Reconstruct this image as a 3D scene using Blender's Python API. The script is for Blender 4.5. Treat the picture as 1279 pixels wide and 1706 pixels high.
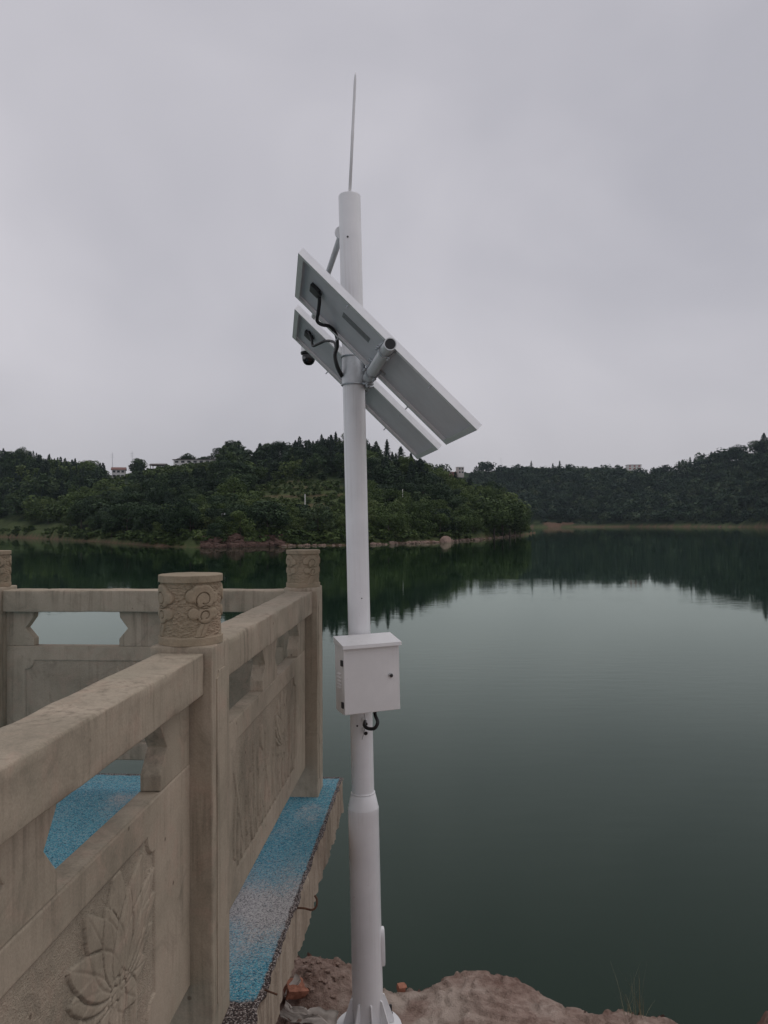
import bpy, bmesh, math, random
import numpy as np
from mathutils import Vector, Matrix

for o in list(bpy.data.objects):
    bpy.data.objects.remove(o)
scene = bpy.context.scene
C = scene.collection
PI = math.pi
rad = math.radians

# ------------------------------------------------------------------ camera
W, H, F = 1279.0, 1706.0, 1280.0          # photograph size and focal length in its pixels
CAM_Z = 5.0                               # metres above the lake
PITCH, ROLL = rad(0.72), rad(-0.30)
cam_data = bpy.data.cameras.new('camera')
cam_data.sensor_fit = 'VERTICAL'
cam_data.sensor_height = 36.0
cam_data.lens = F / H * 36.0
cam_data.clip_start = 0.05
cam_data.clip_end = 8000
cam = bpy.data.objects.new('camera', cam_data)
C.objects.link(cam)
CAM_R = Matrix.Rotation(PI / 2 + PITCH, 3, 'X') @ Matrix.Rotation(ROLL, 3, 'Z')
cam.matrix_world = Matrix.Translation((0, 0, CAM_Z)) @ CAM_R.to_4x4()
scene.camera = cam

# ------------------------------------------------------------------ sky, sun, exposure
SUN_AZ, SUN_EL = rad(62), rad(70)         # azimuth clockwise from the view direction
world = bpy.data.worlds.new('World')
scene.world = world
world.use_nodes = True
wn = world.node_tree
wn.nodes.clear()
def wnode(t, **kw):
    n = wn.nodes.new(t)
    for k, v in kw.items():
        setattr(n, k, v)
    return n
w_out = wnode('ShaderNodeOutputWorld')
w_mix = wnode('ShaderNodeMixShader')
w_mix.inputs[0].default_value = 0.90
sky = wnode('ShaderNodeTexSky', sky_type='NISHITA', sun_disc=False)
sky.sun_elevation = SUN_EL
sky.sun_rotation = SUN_AZ
sky.dust_density = 4.0
w_bg1 = wnode('ShaderNodeBackground')
w_bg1.inputs[1].default_value = 0.10
w_bg2 = wnode('ShaderNodeBackground')
w_bg2.inputs[1].default_value = 1.0
w_tc = wnode('ShaderNodeTexCoord')
w_map = wnode('ShaderNodeMapping')
w_map.inputs['Scale'].default_value = (1.0, 1.0, 1.5)
w_map.inputs['Location'].default_value = (0.35, 0.2, 0.1)
w_no = wnode('ShaderNodeTexNoise')
w_no.inputs['Scale'].default_value = 1.7
w_no.inputs['Detail'].default_value = 4.0
w_no.inputs['Roughness'].default_value = 0.48
w_no.inputs['Distortion'].default_value = 0.35
w_ramp = wnode('ShaderNodeValToRGB')
w_ramp.color_ramp.elements[0].position = 0.34
w_ramp.color_ramp.elements[0].color = (0.470, 0.460, 0.500, 1)
w_ramp.color_ramp.elements[1].position = 0.68
w_ramp.color_ramp.elements[1].color = (0.650, 0.628, 0.665, 1)
L = wn.links.new
L(w_tc.outputs['Generated'], w_map.inputs['Vector'])
L(w_map.outputs[0], w_no.inputs['Vector'])
L(w_no.outputs['Fac'], w_ramp.inputs[0])
L(w_ramp.outputs[0], w_bg2.inputs[0])
L(sky.outputs[0], w_bg1.inputs[0])
L(w_bg1.outputs[0], w_mix.inputs[1])
L(w_bg2.outputs[0], w_mix.inputs[2])
L(w_mix.outputs[0], w_out.inputs[0])

sun_data = bpy.data.lights.new('sun', 'SUN')
sun_data.energy = 0.55
sun_data.angle = rad(40)
sun_data.color = (1.0, 0.97, 0.93)
sun = bpy.data.objects.new('sun', sun_data)
C.objects.link(sun)
sd = Vector((math.sin(SUN_AZ) * math.cos(SUN_EL), math.cos(SUN_AZ) * math.cos(SUN_EL), math.sin(SUN_EL)))
sun.rotation_euler = sd.to_track_quat('Z', 'Y').to_euler()

vs = scene.view_settings
vs.view_transform = 'Standard'
vs.look = 'None'
vs.exposure = 0.0
vs.gamma = 1.0
vs.use_curve_mapping = False
scene.cycles.max_bounces = 6
scene.cycles.diffuse_bounces = 3
scene.cycles.glossy_bounces = 3
scene.cycles.volume_bounces = 0
scene.cycles.use_denoising = True

# ------------------------------------------------------------------ helpers
rng = np.random.default_rng(11)
random.seed(5)

def at(px, py, Y):
    """The point at depth Y (metres ahead of the camera) seen at photograph pixel px, py."""
    d = CAM_R @ Vector(((px - W / 2) / F, -(py - H / 2) / F, -1.0))
    d = d * (Y / d.y)
    return Vector((d.x, d.y, d.z + CAM_Z))

CRi = CAM_R.transposed()
def project(x, y, z):
    c0 = CRi[0][0] * x + CRi[0][1] * y + CRi[0][2] * (z - CAM_Z)
    c1 = CRi[1][0] * x + CRi[1][1] * y + CRi[1][2] * (z - CAM_Z)
    c2 = -(CRi[2][0] * x + CRi[2][1] * y + CRi[2][2] * (z - CAM_Z))
    return W / 2 + F * c0 / c2, H / 2 - F * c1 / c2

_lat = np.random.default_rng(3).random((256, 256))
def vnoise(x, y):
    x = np.asarray(x, float); y = np.asarray(y, float)
    xi = np.floor(x).astype(int); yi = np.floor(y).astype(int)
    fx = x - xi; fy = y - yi
    fx = fx * fx * (3 - 2 * fx); fy = fy * fy * (3 - 2 * fy)
    x0 = xi & 255; x1 = (xi + 1) & 255; y0 = yi & 255; y1 = (yi + 1) & 255
    a = _lat[x0, y0] * (1 - fx) + _lat[x1, y0] * fx
    b = _lat[x0, y1] * (1 - fx) + _lat[x1, y1] * fx
    return (a * (1 - fy) + b * fy) * 2 - 1
def fbm(x, y, oct=4, gain=0.5):
    s = 0; a = 1.0
    for k in range(oct):
        s = s + a * vnoise(x * 2 ** k + 17.3 * k, y * 2 ** k + 9.1 * k)
        a *= gain
    return s
def sstep(a, b, x):
    t = np.clip((np.asarray(x, float) - a) / (b - a), 0, 1)
    return t * t * (3 - 2 * t)

# ---- materials
def new_mat(name, rough=0.6, spec=0.5, metallic=0.0):
    m = bpy.data.materials.new(name)
    m.use_nodes = True
    nt = m.node_tree
    b = nt.nodes['Principled BSDF']
    b.inputs['Roughness'].default_value = rough
    b.inputs['Metallic'].default_value = metallic
    b.inputs['Specular IOR Level'].default_value = spec
    return m, nt, b
def nd(nt, t, **kw):
    n = nt.nodes.new(t)
    for k, v in kw.items():
        setattr(n, k, v)
    return n
def ramp(nt, src, stops):
    r = nd(nt, 'ShaderNodeValToRGB')
    e = r.color_ramp.elements
    e[0].position, e[0].color = stops[0][0], (*stops[0][1], 1)
    e[1].position, e[1].color = stops[-1][0], (*stops[-1][1], 1)
    for p, c in stops[1:-1]:
        x = e.new(p); x.color = (*c, 1)
    nt.links.new(src, r.inputs[0])
    return r.outputs[0]
def noise(nt, vec, scale, detail=4, rough=0.55, dist=0.0):
    n = nd(nt, 'ShaderNodeTexNoise')
    n.inputs['Scale'].default_value = scale
    n.inputs['Detail'].default_value = detail
    n.inputs['Roughness'].default_value = rough
    n.inputs['Distortion'].default_value = dist
    nt.links.new(vec, n.inputs['Vector'])
    return n.outputs['Fac']
def mixc(nt, fac, a, b, mode='MIX'):
    m = nd(nt, 'ShaderNodeMix', data_type='RGBA', blend_type=mode)
    for sock, v in ((0, fac), (6, a), (7, b)):
        if isinstance(v, (int, float)):
            m.inputs[sock].default_value = v
        elif isinstance(v, tuple):
            m.inputs[sock].default_value = (*v, 1)
        else:
            nt.links.new(v, m.inputs[sock])
    return m.outputs[2]
def mathn(nt, op, a, b=None):
    m = nd(nt, 'ShaderNodeMath', operation=op)
    for k, v in ((0, a), (1, b)):
        if v is None: continue
        if isinstance(v, (int, float)): m.inputs[k].default_value = v
        else: nt.links.new(v, m.inputs[k])
    return m.outputs[0]
def mapped(nt, scale=(1, 1, 1), coord='Object', rand=True):
    tc = nd(nt, 'ShaderNodeTexCoord')
    mp = nd(nt, 'ShaderNodeMapping')
    mp.inputs['Scale'].default_value = scale
    nt.links.new(tc.outputs[coord], mp.inputs['Vector'])
    if rand:
        oi = nd(nt, 'ShaderNodeObjectInfo')
        mu = nd(nt, 'ShaderNodeVectorMath', operation='SCALE')
        mu.inputs[0].default_value = (13.0, 7.0, 5.0)
        nt.links.new(oi.outputs['Random'], mu.inputs['Scale'])
        nt.links.new(mu.outputs[0], mp.inputs['Location'])
    return mp.outputs[0]
def bump(nt, b, height, strength=0.3, dist=0.01):
    n = nd(nt, 'ShaderNodeBump')
    n.inputs['Strength'].default_value = strength
    n.inputs['Distance'].default_value = dist
    nt.links.new(height, n.inputs['Height'])
    nt.links.new(n.outputs[0], b.inputs['Normal'])
def plain(name, col, rough=0.5, metallic=0.0, var=0.12, scale=20, bumpy=0.0, spec=0.5):
    m, nt, b = new_mat(name, rough, spec, metallic)
    v = mapped(nt)
    f = noise(nt, v, scale, 5, 0.6)
    lo = tuple(c * (1 - var) for c in col); hi = tuple(min(1, c * (1 + var)) for c in col)
    nt.links.new(ramp(nt, f, [(0.3, lo), (0.7, hi)]), b.inputs['Base Color'])
    if bumpy:
        bump(nt, b, f, bumpy, 0.004)
    return m

def stone_material(name, grain=0.35, tint=(1, 1, 1), streaks=0.72, stipple=False):
    m, nt, b = new_mat(name, 0.92, 0.25)
    v = mapped(nt)
    big = noise(nt, v, 2.2, 5, 0.6, 0.4)
    fine = noise(nt, v, 190, 3, 0.7)
    med = noise(nt, v, 26, 5, 0.65)
    vst = mapped(nt, (42, 42, 2.2))
    streak = noise(nt, vst, 1.0, 4, 0.6)
    base = ramp(nt, big, [(0.30, (0.235, 0.208, 0.165)), (0.48, (0.355, 0.312, 0.252)), (0.68, (0.455, 0.388, 0.318))])
    base = mixc(nt, mathn(nt, 'MULTIPLY', mathn(nt, 'MULTIPLY', ramp_f(nt, streak, 0.48, 0.66), ramp_f(nt, noise(nt, v, 4.5, 3, 0.5), 0.38, 0.62)), streaks), base, (0.150, 0.130, 0.102))
    base = mixc(nt, mathn(nt, 'MULTIPLY', ramp_f(nt, noise(nt, v, 9, 5, 0.65, 0.8), 0.52, 0.68), 0.5), base, (0.43, 0.325, 0.265))
    green = noise(nt, v, 3.3, 3, 0.5)
    base = mixc(nt, mathn(nt, 'MULTIPLY', ramp_f(nt, green, 0.55, 0.75), 0.35), base, (0.250, 0.255, 0.195))
    base = mixc(nt, 0.20, base, ramp(nt, fine, [(0.35, (0.12, 0.105, 0.08)), (0.65, (0.40, 0.35, 0.28))]))
    spots = nd(nt, 'ShaderNodeTexVoronoi')
    spots.inputs['Scale'].default_value = 7.0
    nt.links.new(v, spots.inputs['Vector'])
    base = mixc(nt, mathn(nt, 'MULTIPLY', ramp_f(nt, spots.outputs['Distance'], 0.055, 0.03), 0.75), base, (0.10, 0.075, 0.055))
    grime = noise(nt, v, 6.5, 6, 0.72, 1.2)
    base = mixc(nt, mathn(nt, 'MULTIPLY', ramp_f(nt, grime, 0.54, 0.70), 0.50), base, (0.165, 0.150, 0.120))
    base = mixc(nt, 1.0, base, tint, 'MULTIPLY')
    nt.links.new(base, b.inputs['Base Color'])
    h = mathn(nt, 'ADD', mathn(nt, 'MULTIPLY', fine, 0.5), med)
    if stipple:      # point-hammered ground inside the carved field
        rc = nd(nt, 'ShaderNodeAttribute', attribute_name='recess')
        dots = noise(nt, v, 260, 2, 0.6)
        h = mathn(nt, 'ADD', mathn(nt, 'MULTIPLY', h, 0.35), mathn(nt, 'MULTIPLY', mathn(nt, 'MULTIPLY', dots, rc.outputs['Fac']), 1.7))
    bump(nt, b, h, grain, 0.003)
    return m
def ramp_f(nt, src, a, b):
    mr = nd(nt, 'ShaderNodeMapRange')
    mr.inputs[1].default_value = a; mr.inputs[2].default_value = b
    nt.links.new(src, mr.inputs[0])
    return mr.outputs[0]

# ---- object making
def tag(o, label=None, cat=None, group=None, kind=None):
    if label: o['label'] = label
    if cat: o['category'] = cat
    if group: o['group'] = group
    if kind: o['kind'] = kind
    return o
def link(name, me, mat=None, parent=None, loc=None, rz=None):
    o = bpy.data.objects.new(name, me)
    C.objects.link(o)
    if mat is not None and me is not None and not me.materials:
        me.materials.append(mat)
    if parent is not None: o.parent = parent
    if loc is not None: o.location = loc
    if rz is not None: o.rotation_euler = (0, 0, rz)
    return o
def empty(name, loc, rz=0.0, label=None, cat=None, group=None):
    o = bpy.data.objects.new(name, None)
    C.objects.link(o)
    o.empty_display_size = 0.1
    o.location = loc
    o.rotation_euler = (0, 0, rz)
    return tag(o, label, cat, group)
def mesh_np(name, V, Fq, smooth=False):
    V = np.asarray(V, np.float32).reshape(-1, 3); Fq = np.asarray(Fq, np.int32)
    me = bpy.data.meshes.new(name)
    n, k = Fq.shape
    me.vertices.add(len(V)); me.vertices.foreach_set('co', V.ravel())
    me.loops.add(n * k); me.loops.foreach_set('vertex_index', Fq.ravel())
    me.polygons.add(n)
    me.polygons.foreach_set('loop_start', np.arange(0, n * k, k, dtype=np.int32))
    me.polygons.foreach_set('loop_total', np.full(n, k, np.int32))
    me.polygons.foreach_set('use_smooth', np.full(n, smooth, bool))
    me.update(calc_edges=True)
    me.validate()
    return me
def mesh_py(name, V, Fs, smooth=False):
    me = bpy.data.meshes.new(name)
    me.from_pydata([tuple(v) for v in V], [], Fs)
    if smooth:
        me.polygons.foreach_set('use_smooth', [True] * len(me.polygons))
    me.update()
    return me
def bm_mesh(name, bm, smooth=False):
    bmesh.ops.recalc_face_normals(bm, faces=bm.faces)
    me = bpy.data.meshes.new(name)
    bm.to_mesh(me); bm.free()
    if smooth:
        me.polygons.foreach_set('use_smooth', [True] * len(me.polygons))
    return me
def box_mesh(name, x0, x1, y0, y1, z0, z1, bev=0.0, seg=2):
    bm = bmesh.new()
    bmesh.ops.create_cube(bm, size=1.0)
    for v in bm.verts:
        v.co = Vector((x0 + (v.co.x + .5) * (x1 - x0), y0 + (v.co.y + .5) * (y1 - y0), z0 + (v.co.z + .5) * (z1 - z0)))
    if bev:
        bmesh.ops.bevel(bm, geom=list(bm.edges), offset=bev, segments=seg, profile=0.5, affect='EDGES')
    return bm_mesh(name, bm)
def lathe_mesh(name, prof, seg=32, smooth=True, axis_pts=None):
    """Solid of revolution round z from a profile of (radius, z)."""
    V = []; Fs = []
    for r, z in prof:
        for k in range(seg):
            a = 2 * PI * k / seg
            V.append((r * math.cos(a), r * math.sin(a), z))
    for i in range(len(prof) - 1):
        for k in range(seg):
            k2 = (k + 1) % seg
            Fs.append((i * seg + k, i * seg + k2, (i + 1) * seg + k2, (i + 1) * seg + k))
    Fs.append(tuple(range(seg))[::-1])
    n = (len(prof) - 1) * seg
    Fs.append(tuple(n + k for k in range(seg)))
    me = mesh_py(name, V, Fs)
    if smooth:
        sm = [len(p.vertices) == 4 for p in me.polygons]
        me.polygons.foreach_set('use_smooth', sm)
        try: me.set_sharp_from_angle(angle=rad(35))
        except Exception: pass
    return me
def catmull(P, n=8):
    P = [Vector(p) for p in P]
    Q = [P[0] * 2 - P[1]] + P + [P[-1] * 2 - P[-2]]
    out = []
    for i in range(1, len(Q) - 2):
        for k in range(n):
            t = k / n
            a, b, c, d = Q[i - 1], Q[i], Q[i + 1], Q[i + 2]
            out.append(0.5 * ((2 * b) + (c - a) * t + (2 * a - 5 * b + 4 * c - d) * t * t + (3 * b - a - 3 * c + d) * t ** 3))
    out.append(P[-1])
    return out
def tube_mesh(name, P, r, seg=10, radii=None, cap=True):
    P = [Vector(p) for p in P]
    V = []; Fs = []
    up = Vector((0, 0, 1))
    t0 = (P[1] - P[0]).normalized()
    if abs(t0.dot(up)) > 0.95: up = Vector((1, 0, 0))
    n = t0.cross(up).normalized()
    for i, p in enumerate(P):
        t = (P[min(i + 1, len(P) - 1)] - P[max(i - 1, 0)]).normalized()
        n = (n - t * n.dot(t)).normalized()
        b = t.cross(n)
        rr = radii[i] if radii else r
        for k in range(seg):
            a = 2 * PI * k / seg
            V.append(p + (n * math.cos(a) + b * math.sin(a)) * rr)
    for i in range(len(P) - 1):
        for k in range(seg):
            k2 = (k + 1) % seg
            Fs.append((i * seg + k, i * seg + k2, (i + 1) * seg + k2, (i + 1) * seg + k))
    if cap:
        Fs.append(tuple(range(seg))[::-1])
        m = (len(P) - 1) * seg
        Fs.append(tuple(m + k for k in range(seg)))
    me = mesh_py(name, V, Fs)
    me.polygons.foreach_set('use_smooth', [len(p.vertices) == 4 for p in me.polygons])
    return me
def grid_faces(nu, nv):
    i = np.arange((nu - 1) * (nv - 1))
    a = (i // (nv - 1)) * nv + i % (nv - 1)
    return np.stack([a, a + nv, a + nv + 1, a + 1], 1)
def extrude_poly(name, poly, axis, d0, d1, bev=0.0):
    """Prism from a 2-D outline; axis 'x': outline is (y, z); axis 'y': outline is (x, z); axis 'z': (x, y)."""
    def P(p, d):
        return (d, p[0], p[1]) if axis == 'x' else (p[0], d, p[1]) if axis == 'y' else (p[0], p[1], d)
    n = len(poly)
    bm = bmesh.new()
    a = [bm.verts.new(P(p, d0)) for p in poly]
    b = [bm.verts.new(P(p, d1)) for p in poly]
    bm.faces.new(a); bm.faces.new(b[::-1])
    for k in range(n):
        bm.faces.new((a[k], b[k], b[(k + 1) % n], a[(k + 1) % n]))
    bmesh.ops.recalc_face_normals(bm, faces=bm.faces)
    if bev:
        bmesh.ops.bevel(bm, geom=list(bm.edges), offset=bev, segments=2, profile=0.5, affect='EDGES')
    return bm_mesh(name, bm)
def rough_beam(name, w, h, length, bev=0.008, n=50, amp=0.0012, seed=0, axis='y', taper=0.0, chips=0.006):
    """Hewn rectangular bar: rounded cross-section w x h (x, z) lofted along y (or z) with uneven faces and chipped edges."""
    r = np.random.default_rng(seed)
    cs = []
    k = 5
    for cx, cz, a0 in ((1, 1, 0), (-1, 1, 90), (-1, -1, 180), (1, -1, 270)):
        for j in range(k):
            a = rad(a0 + 90 * j / (k - 1))
            cs.append((cx * (w / 2 - bev) + bev * math.cos(a), cz * (h / 2 - bev) + bev * math.sin(a), 1))
    pts = []
    for i, p in enumerate(cs):           # extra points along the flat sides
        pts.append(p)
        q = cs[(i + 1) % len(cs)]
        if (i + 1) % k == 0:
            for j in range(1, 6):
                t = j / 6
                pts.append((p[0] * (1 - t) + q[0] * t, p[1] * (1 - t) + q[1] * t, 0))
    m = len(pts)
    ys = np.concatenate([[0, bev * .35], np.linspace(bev, length - bev, n), [length - bev * .35, length]])
    ins = np.concatenate([[bev * .8, bev * .25], np.zeros(n), [bev * .25, bev * .8]])
    P = np.array(pts)
    S = np.arange(m)[None, :]
    Y = ys[:, None] + 0 * S
    off = seed * 13.7
    X = P[None, :, 0] + 0 * Y; Z = P[None, :, 1] + 0 * Y
    sx = np.sign(X) * (np.abs(X) > w / 2 - bev * 1.01); sz = np.sign(Z) * (np.abs(Z) > h / 2 - bev * 1.01)
    d = amp * fbm(Y * 9 + off, S * 0.35 + off, 3)
    chip = chips * np.clip(fbm(Y * 22 + off, (S // 9) * 5.1 + off, 3) - 0.75, 0, 1) * P[None, :, 2]
    X = X + sx * (d - chip) - np.sign(X) * ins[:, None] * (np.abs(X) > w / 2 - bev * 2)
    Z = Z + sz * (d - chip) - np.sign(Z) * ins[:, None] * (np.abs(Z) > h / 2 - bev * 2)
    V = np.stack([X, Y, Z], -1).reshape(-1, 3)
    Fs = []
    N = len(ys)
    for i in range(N - 1):
        for j in range(m):
            j2 = (j + 1) % m
            Fs.append((i * m + j, (i + 1) * m + j, (i + 1) * m + j2, i * m + j2))
    Fs.append(tuple(range(m)))
    Fs.append(tuple((N - 1) * m + j for j in range(m))[::-1])
    if axis == 'z':
        V = np.stack([V[:, 0], -V[:, 2], V[:, 1]], 1)
    me = mesh_py(name, V, Fs)
    me.polygons.foreach_set('use_smooth', [len(p.vertices) == 4 for p in me.polygons])
    return me
def copy_tree(o, parent=None):
    c = o.copy(); C.objects.link(c); c.parent = parent
    for ch in list(o.children): copy_tree(ch, c)
    return c

M = {}
M['stone'] = stone_material('weathered_sandstone', 0.35, (1.08, 1.045, 0.985))
M['stone_panel'] = stone_material('carved_panel_stone', 0.9, (1.08, 1.045, 0.985), 0.5, True)
M['stone_drum'] = stone_material('weathered_drum_stone', 0.45, (0.90, 0.84, 0.735), 0.3)
def painted(name, col, rough, grime=0.5):
    m, nt, b = new_mat(name, rough, 0.5)
    v = mapped(nt)
    streak = noise(nt, mapped(nt, (70, 70, 1.3)), 1.0, 5, 0.65)
    big = noise(nt, v, 2.1, 4, 0.6, 0.4)
    spot = noise(nt, v, 48, 4, 0.6)
    c = ramp(nt, noise(nt, v, 6, 4, 0.6), [(0.3, tuple(x * 0.94 for x in col)), (0.7, tuple(min(1, x * 1.04) for x in col))])
    c = mixc(nt, mathn(nt, 'MULTIPLY', mathn(nt, 'MULTIPLY', ramp_f(nt, streak, 0.50, 0.68), ramp_f(nt, big, 0.42, 0.62)), grime * 0.55), c, (0.40, 0.36, 0.31))
    c = mixc(nt, mathn(nt, 'MULTIPLY', ramp_f(nt, spot, 0.70, 0.76), grime), c, (0.26, 0.22, 0.18))
    nt.links.new(c, b.inputs['Base Color'])
    rr = nd(nt, 'ShaderNodeMapRange'); rr.inputs[3].default_value = rough - 0.08; rr.inputs[4].default_value = rough + 0.12
    nt.links.new(big, rr.inputs[0]); nt.links.new(rr.outputs[0], b.inputs['Roughness'])
    bump(nt, b, noise(nt, mapped(nt, (9, 9, 2.5)), 1.0, 3, 0.5), 0.12, 0.01)
    return m
M['white'] = painted('white_paint', (0.80, 0.80, 0.805), 0.34)
M['white2'] = painted('box_paint', (0.76, 0.75, 0.735), 0.36, 0.35)
M['galv'] = plain('galvanised_steel', (0.42, 0.45, 0.47), 0.42, 0.65, 0.15, 60)
M['tube'] = plain('zinc_coated_tube', (0.60, 0.62, 0.63), 0.4, 0.25, 0.10, 40)
M['alu'] = plain('anodised_aluminium', (0.88, 0.88, 0.88), 0.38, 0.9, 0.04, 30)
M['backsheet'] = plain('panel_backsheet', (0.56, 0.56, 0.58), 0.38, 0, 0.07, 9)
M['cell'] = plain('solar_cells', (0.012, 0.016, 0.045), 0.12, 0, 0.2, 30)
M['black'] = plain('black_plastic', (0.012, 0.012, 0.014), 0.45, 0, 0.2, 30)
M['rubber'] = plain('black_conduit', (0.015, 0.015, 0.016), 0.5, 0, 0.2, 60)
M['smoked'] = plain('smoked_dome', (0.008, 0.008, 0.010), 0.08, 0, 0.1, 10)
M['chrome'] = plain('lock_chrome', (0.55, 0.55, 0.55), 0.2, 1.0, 0.1, 50)
M['sticker'] = plain('grey_sticker', (0.17, 0.175, 0.18), 0.5, 0, 0.45, 60)
M['rust'] = plain('rusty_steel', (0.10, 0.045, 0.025), 0.85, 0.1, 0.4, 60, 0.4)
M['brick'] = plain('red_brick', (0.36, 0.16, 0.105), 0.9, 0, 0.3, 45, 0.5, 0.2)
M['paper'] = plain('pale_plaster', (0.52, 0.47, 0.42), 0.85, 0, 0.15, 25, 0.3, 0.2)
# ------------------------------------------------------------------ water
def make_water():
    m, nt, b = new_mat('lake_water', 0.035, 0.5)
    gl = nd(nt, 'ShaderNodeBsdfGlossy'); gl.inputs['Roughness'].default_value = 0.03
    gl.inputs['Color'].default_value = (0.89, 0.995, 0.92, 1)          # green tint painted into the reflected light
    df = nd(nt, 'ShaderNodeBsdfDiffuse'); fr = nd(nt, 'ShaderNodeFresnel'); fr.inputs['IOR'].default_value = 1.27
    mx = nd(nt, 'ShaderNodeMixShader'); ou = nt.nodes['Material Output']
    nt.links.new(fr.outputs[0], mx.inputs[0]); nt.links.new(df.outputs[0], mx.inputs[1]); nt.links.new(gl.outputs[0], mx.inputs[2])
    nt.links.new(mx.outputs[0], ou.inputs['Surface'])
    v0 = mapped(nt, (1, 1, 1), 'Object', False)
    f = noise(nt, v0, 0.02, 2, 0.5)
    nt.links.new(ramp(nt, f, [(0.3, (0.0060, 0.0165, 0.0085)), (0.7, (0.0078, 0.0195, 0.0105))]), df.inputs['Color'])
    v1 = mapped(nt, (0.55, 1.6, 1), 'Object', False)
    v2 = mapped(nt, (0.05, 0.16, 1), 'Object', False)
    a = noise(nt, v1, 1.6, 3, 0.5)
    c = noise(nt, v2, 1.0, 2, 0.5)
    patch = ramp_f(nt, noise(nt, mapped(nt, (0.02, 0.06, 1), 'Object', False), 1.0, 3, 0.5), 0.44, 0.62)
    h = mathn(nt, 'ADD', mathn(nt, 'MULTIPLY', a, mathn(nt, 'ADD', mathn(nt, 'MULTIPLY', patch, 1.0), 0.15)), mathn(nt, 'MULTIPLY', c, 0.8))
    bump(nt, b, h, 0.075, 0.06)
    bn = b.inputs['Normal'].links[0].from_socket
    for s_ in (gl, df, fr): nt.links.new(bn, s_.inputs['Normal'])
    nt.nodes.remove(b)
    V = [(-2600, -60, 0), (2600, -60, 0), (2600, 3200, 0), (-2600, 3200, 0)]
    o = link('lake_water', mesh_py('lake_water', V, [(0, 1, 2, 3)]), m)
    tag(o, 'still dark green reservoir water reflecting the sky', kind='structure')
make_water()

# ------------------------------------------------------------------ the hills across the water
NEAR = np.array([  # photo column, shore depth, ridge depth, skyline row, tree allowance (m)
    (-500, 340, 520, 735, 6), (-200, 315, 470, 738, 6), (0, 279, 430, 745, 7), (60, 250, 425, 752, 7), (110, 224, 420, 762, 7), (150, 206, 420, 773, 6), (200, 186, 420, 779, 4),
    (250, 166, 418, 775, 2), (320, 150, 412, 771, 1), (360, 152, 402, 764, 3), (372, 153, 398, 742, 2), (385, 154, 392, 731, 2), (398, 156, 388, 738, 2), (412, 157, 380, 743, 3), (430, 158, 365, 748, 6), (480, 160, 345, 735, 7),
    (540, 162, 332, 719, 7), (600, 164, 325, 723, 7), (640, 167, 312, 744, 7), (700, 174, 295, 766, 7), (740, 181, 286, 786, 6), (800, 207, 282, 806, 6),
    (845, 238, 284, 826, 6), (868, 259, 285, 850, 6), (880, 282, 292, 874, 5), (893, 320, 322, 885, 5)], float)
FAR = np.array([
    (300, 640, 820, 790, 5), (600, 610, 800, 783, 5), (720, 600, 790, 779, 2), (790, 592, 780, 778, 6), (860, 586, 780, 776, 2), (1040, 575, 770, 777, 2), (1090, 560, 750, 780, 6), (1120, 550, 735, 782, 6),
    (1160, 540, 720, 766, 7), (1200, 520, 690, 758, 7), (1240, 500, 660, 748, 8), (1279, 480, 630, 730, 9), (1400, 420, 560, 705, 9), (1700, 330, 460, 690, 9), (2200, 260, 380, 690, 9)], float)
def layer(T, u, Y):
    px = u * F + W / 2
    s = np.interp(px, T[:, 0], T[:, 1]); r = np.interp(px, T[:, 0], T[:, 2])
    row = np.interp(px, T[:, 0], T[:, 3]); th = np.interp(px, T[:, 0], T[:, 4])
    hz = 869 + (px - W / 2) * -0.0052
    h = (hz - row) / F * r + CAM_Z - th
    h = np.maximum(h, 0.6)
    s = s + 5.0 * fbm(u * 40, u * 0 + 3.3, 3) * np.minimum(1, s / 200) * 0.6
    t = (Y - s) / np.maximum(r - s, 8)
    bank = 1.5 * sstep(0, 5.0, Y - s)
    f = np.clip(t, 0, 1) ** 1.12
    z = np.where(t < 0, np.maximum(-4.0, (Y - s) * 0.35), bank + (h - 1.5) * f)
    back = np.clip((t - 1.0) * (r - s), 0, None)
    z = np.where(t > 1, h - 0.0005 * back ** 2 - 0.06 * back, z)
    z = np.maximum(z, -4.0)
    return z, t
def near_side(u):
    px = u * F + W / 2
    return px < 893
def terrain(X, Y):
    X = np.asarray(X, float); Y = np.asarray(Y, float)
    u = X / Y
    z1, t1 = layer(NEAR, u, Y)
    z1 = np.where(near_side(u), z1, -4.0)
    z2, t2 = layer(FAR, u, Y)
    z = np.maximum(z1, z2)
    rough = sstep(0.3, 5.0, z) * (1 - 0.85 * sstep(0.72, 0.92, np.where(z1 >= z2, t1, t2)))
    z = z + rough * (2.2 * fbm(X * 0.021, Y * 0.021, 4) + 0.35 * fbm(X * 0.3, Y * 0.3, 2))
    return z, t1, t2, z1, z2
def terrain1(x, y):
    return float(terrain(np.array([x]), np.array([y]))[0][0])
def ground_at(px, py, y0, y1):
    """First terrain point between depths y0 and y1 that shows at or above photograph row py in column px."""
    Y = np.linspace(y0, y1, 800)
    X = (px - W / 2) / F * Y
    z = terrain(X, Y)[0]
    qx, qy = project(X, Y, z)
    k = np.argmax(qy <= py) if (qy <= py).any() else int(np.argmin(qy))
    return Vector((X[k], Y[k], z[k]))

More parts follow.
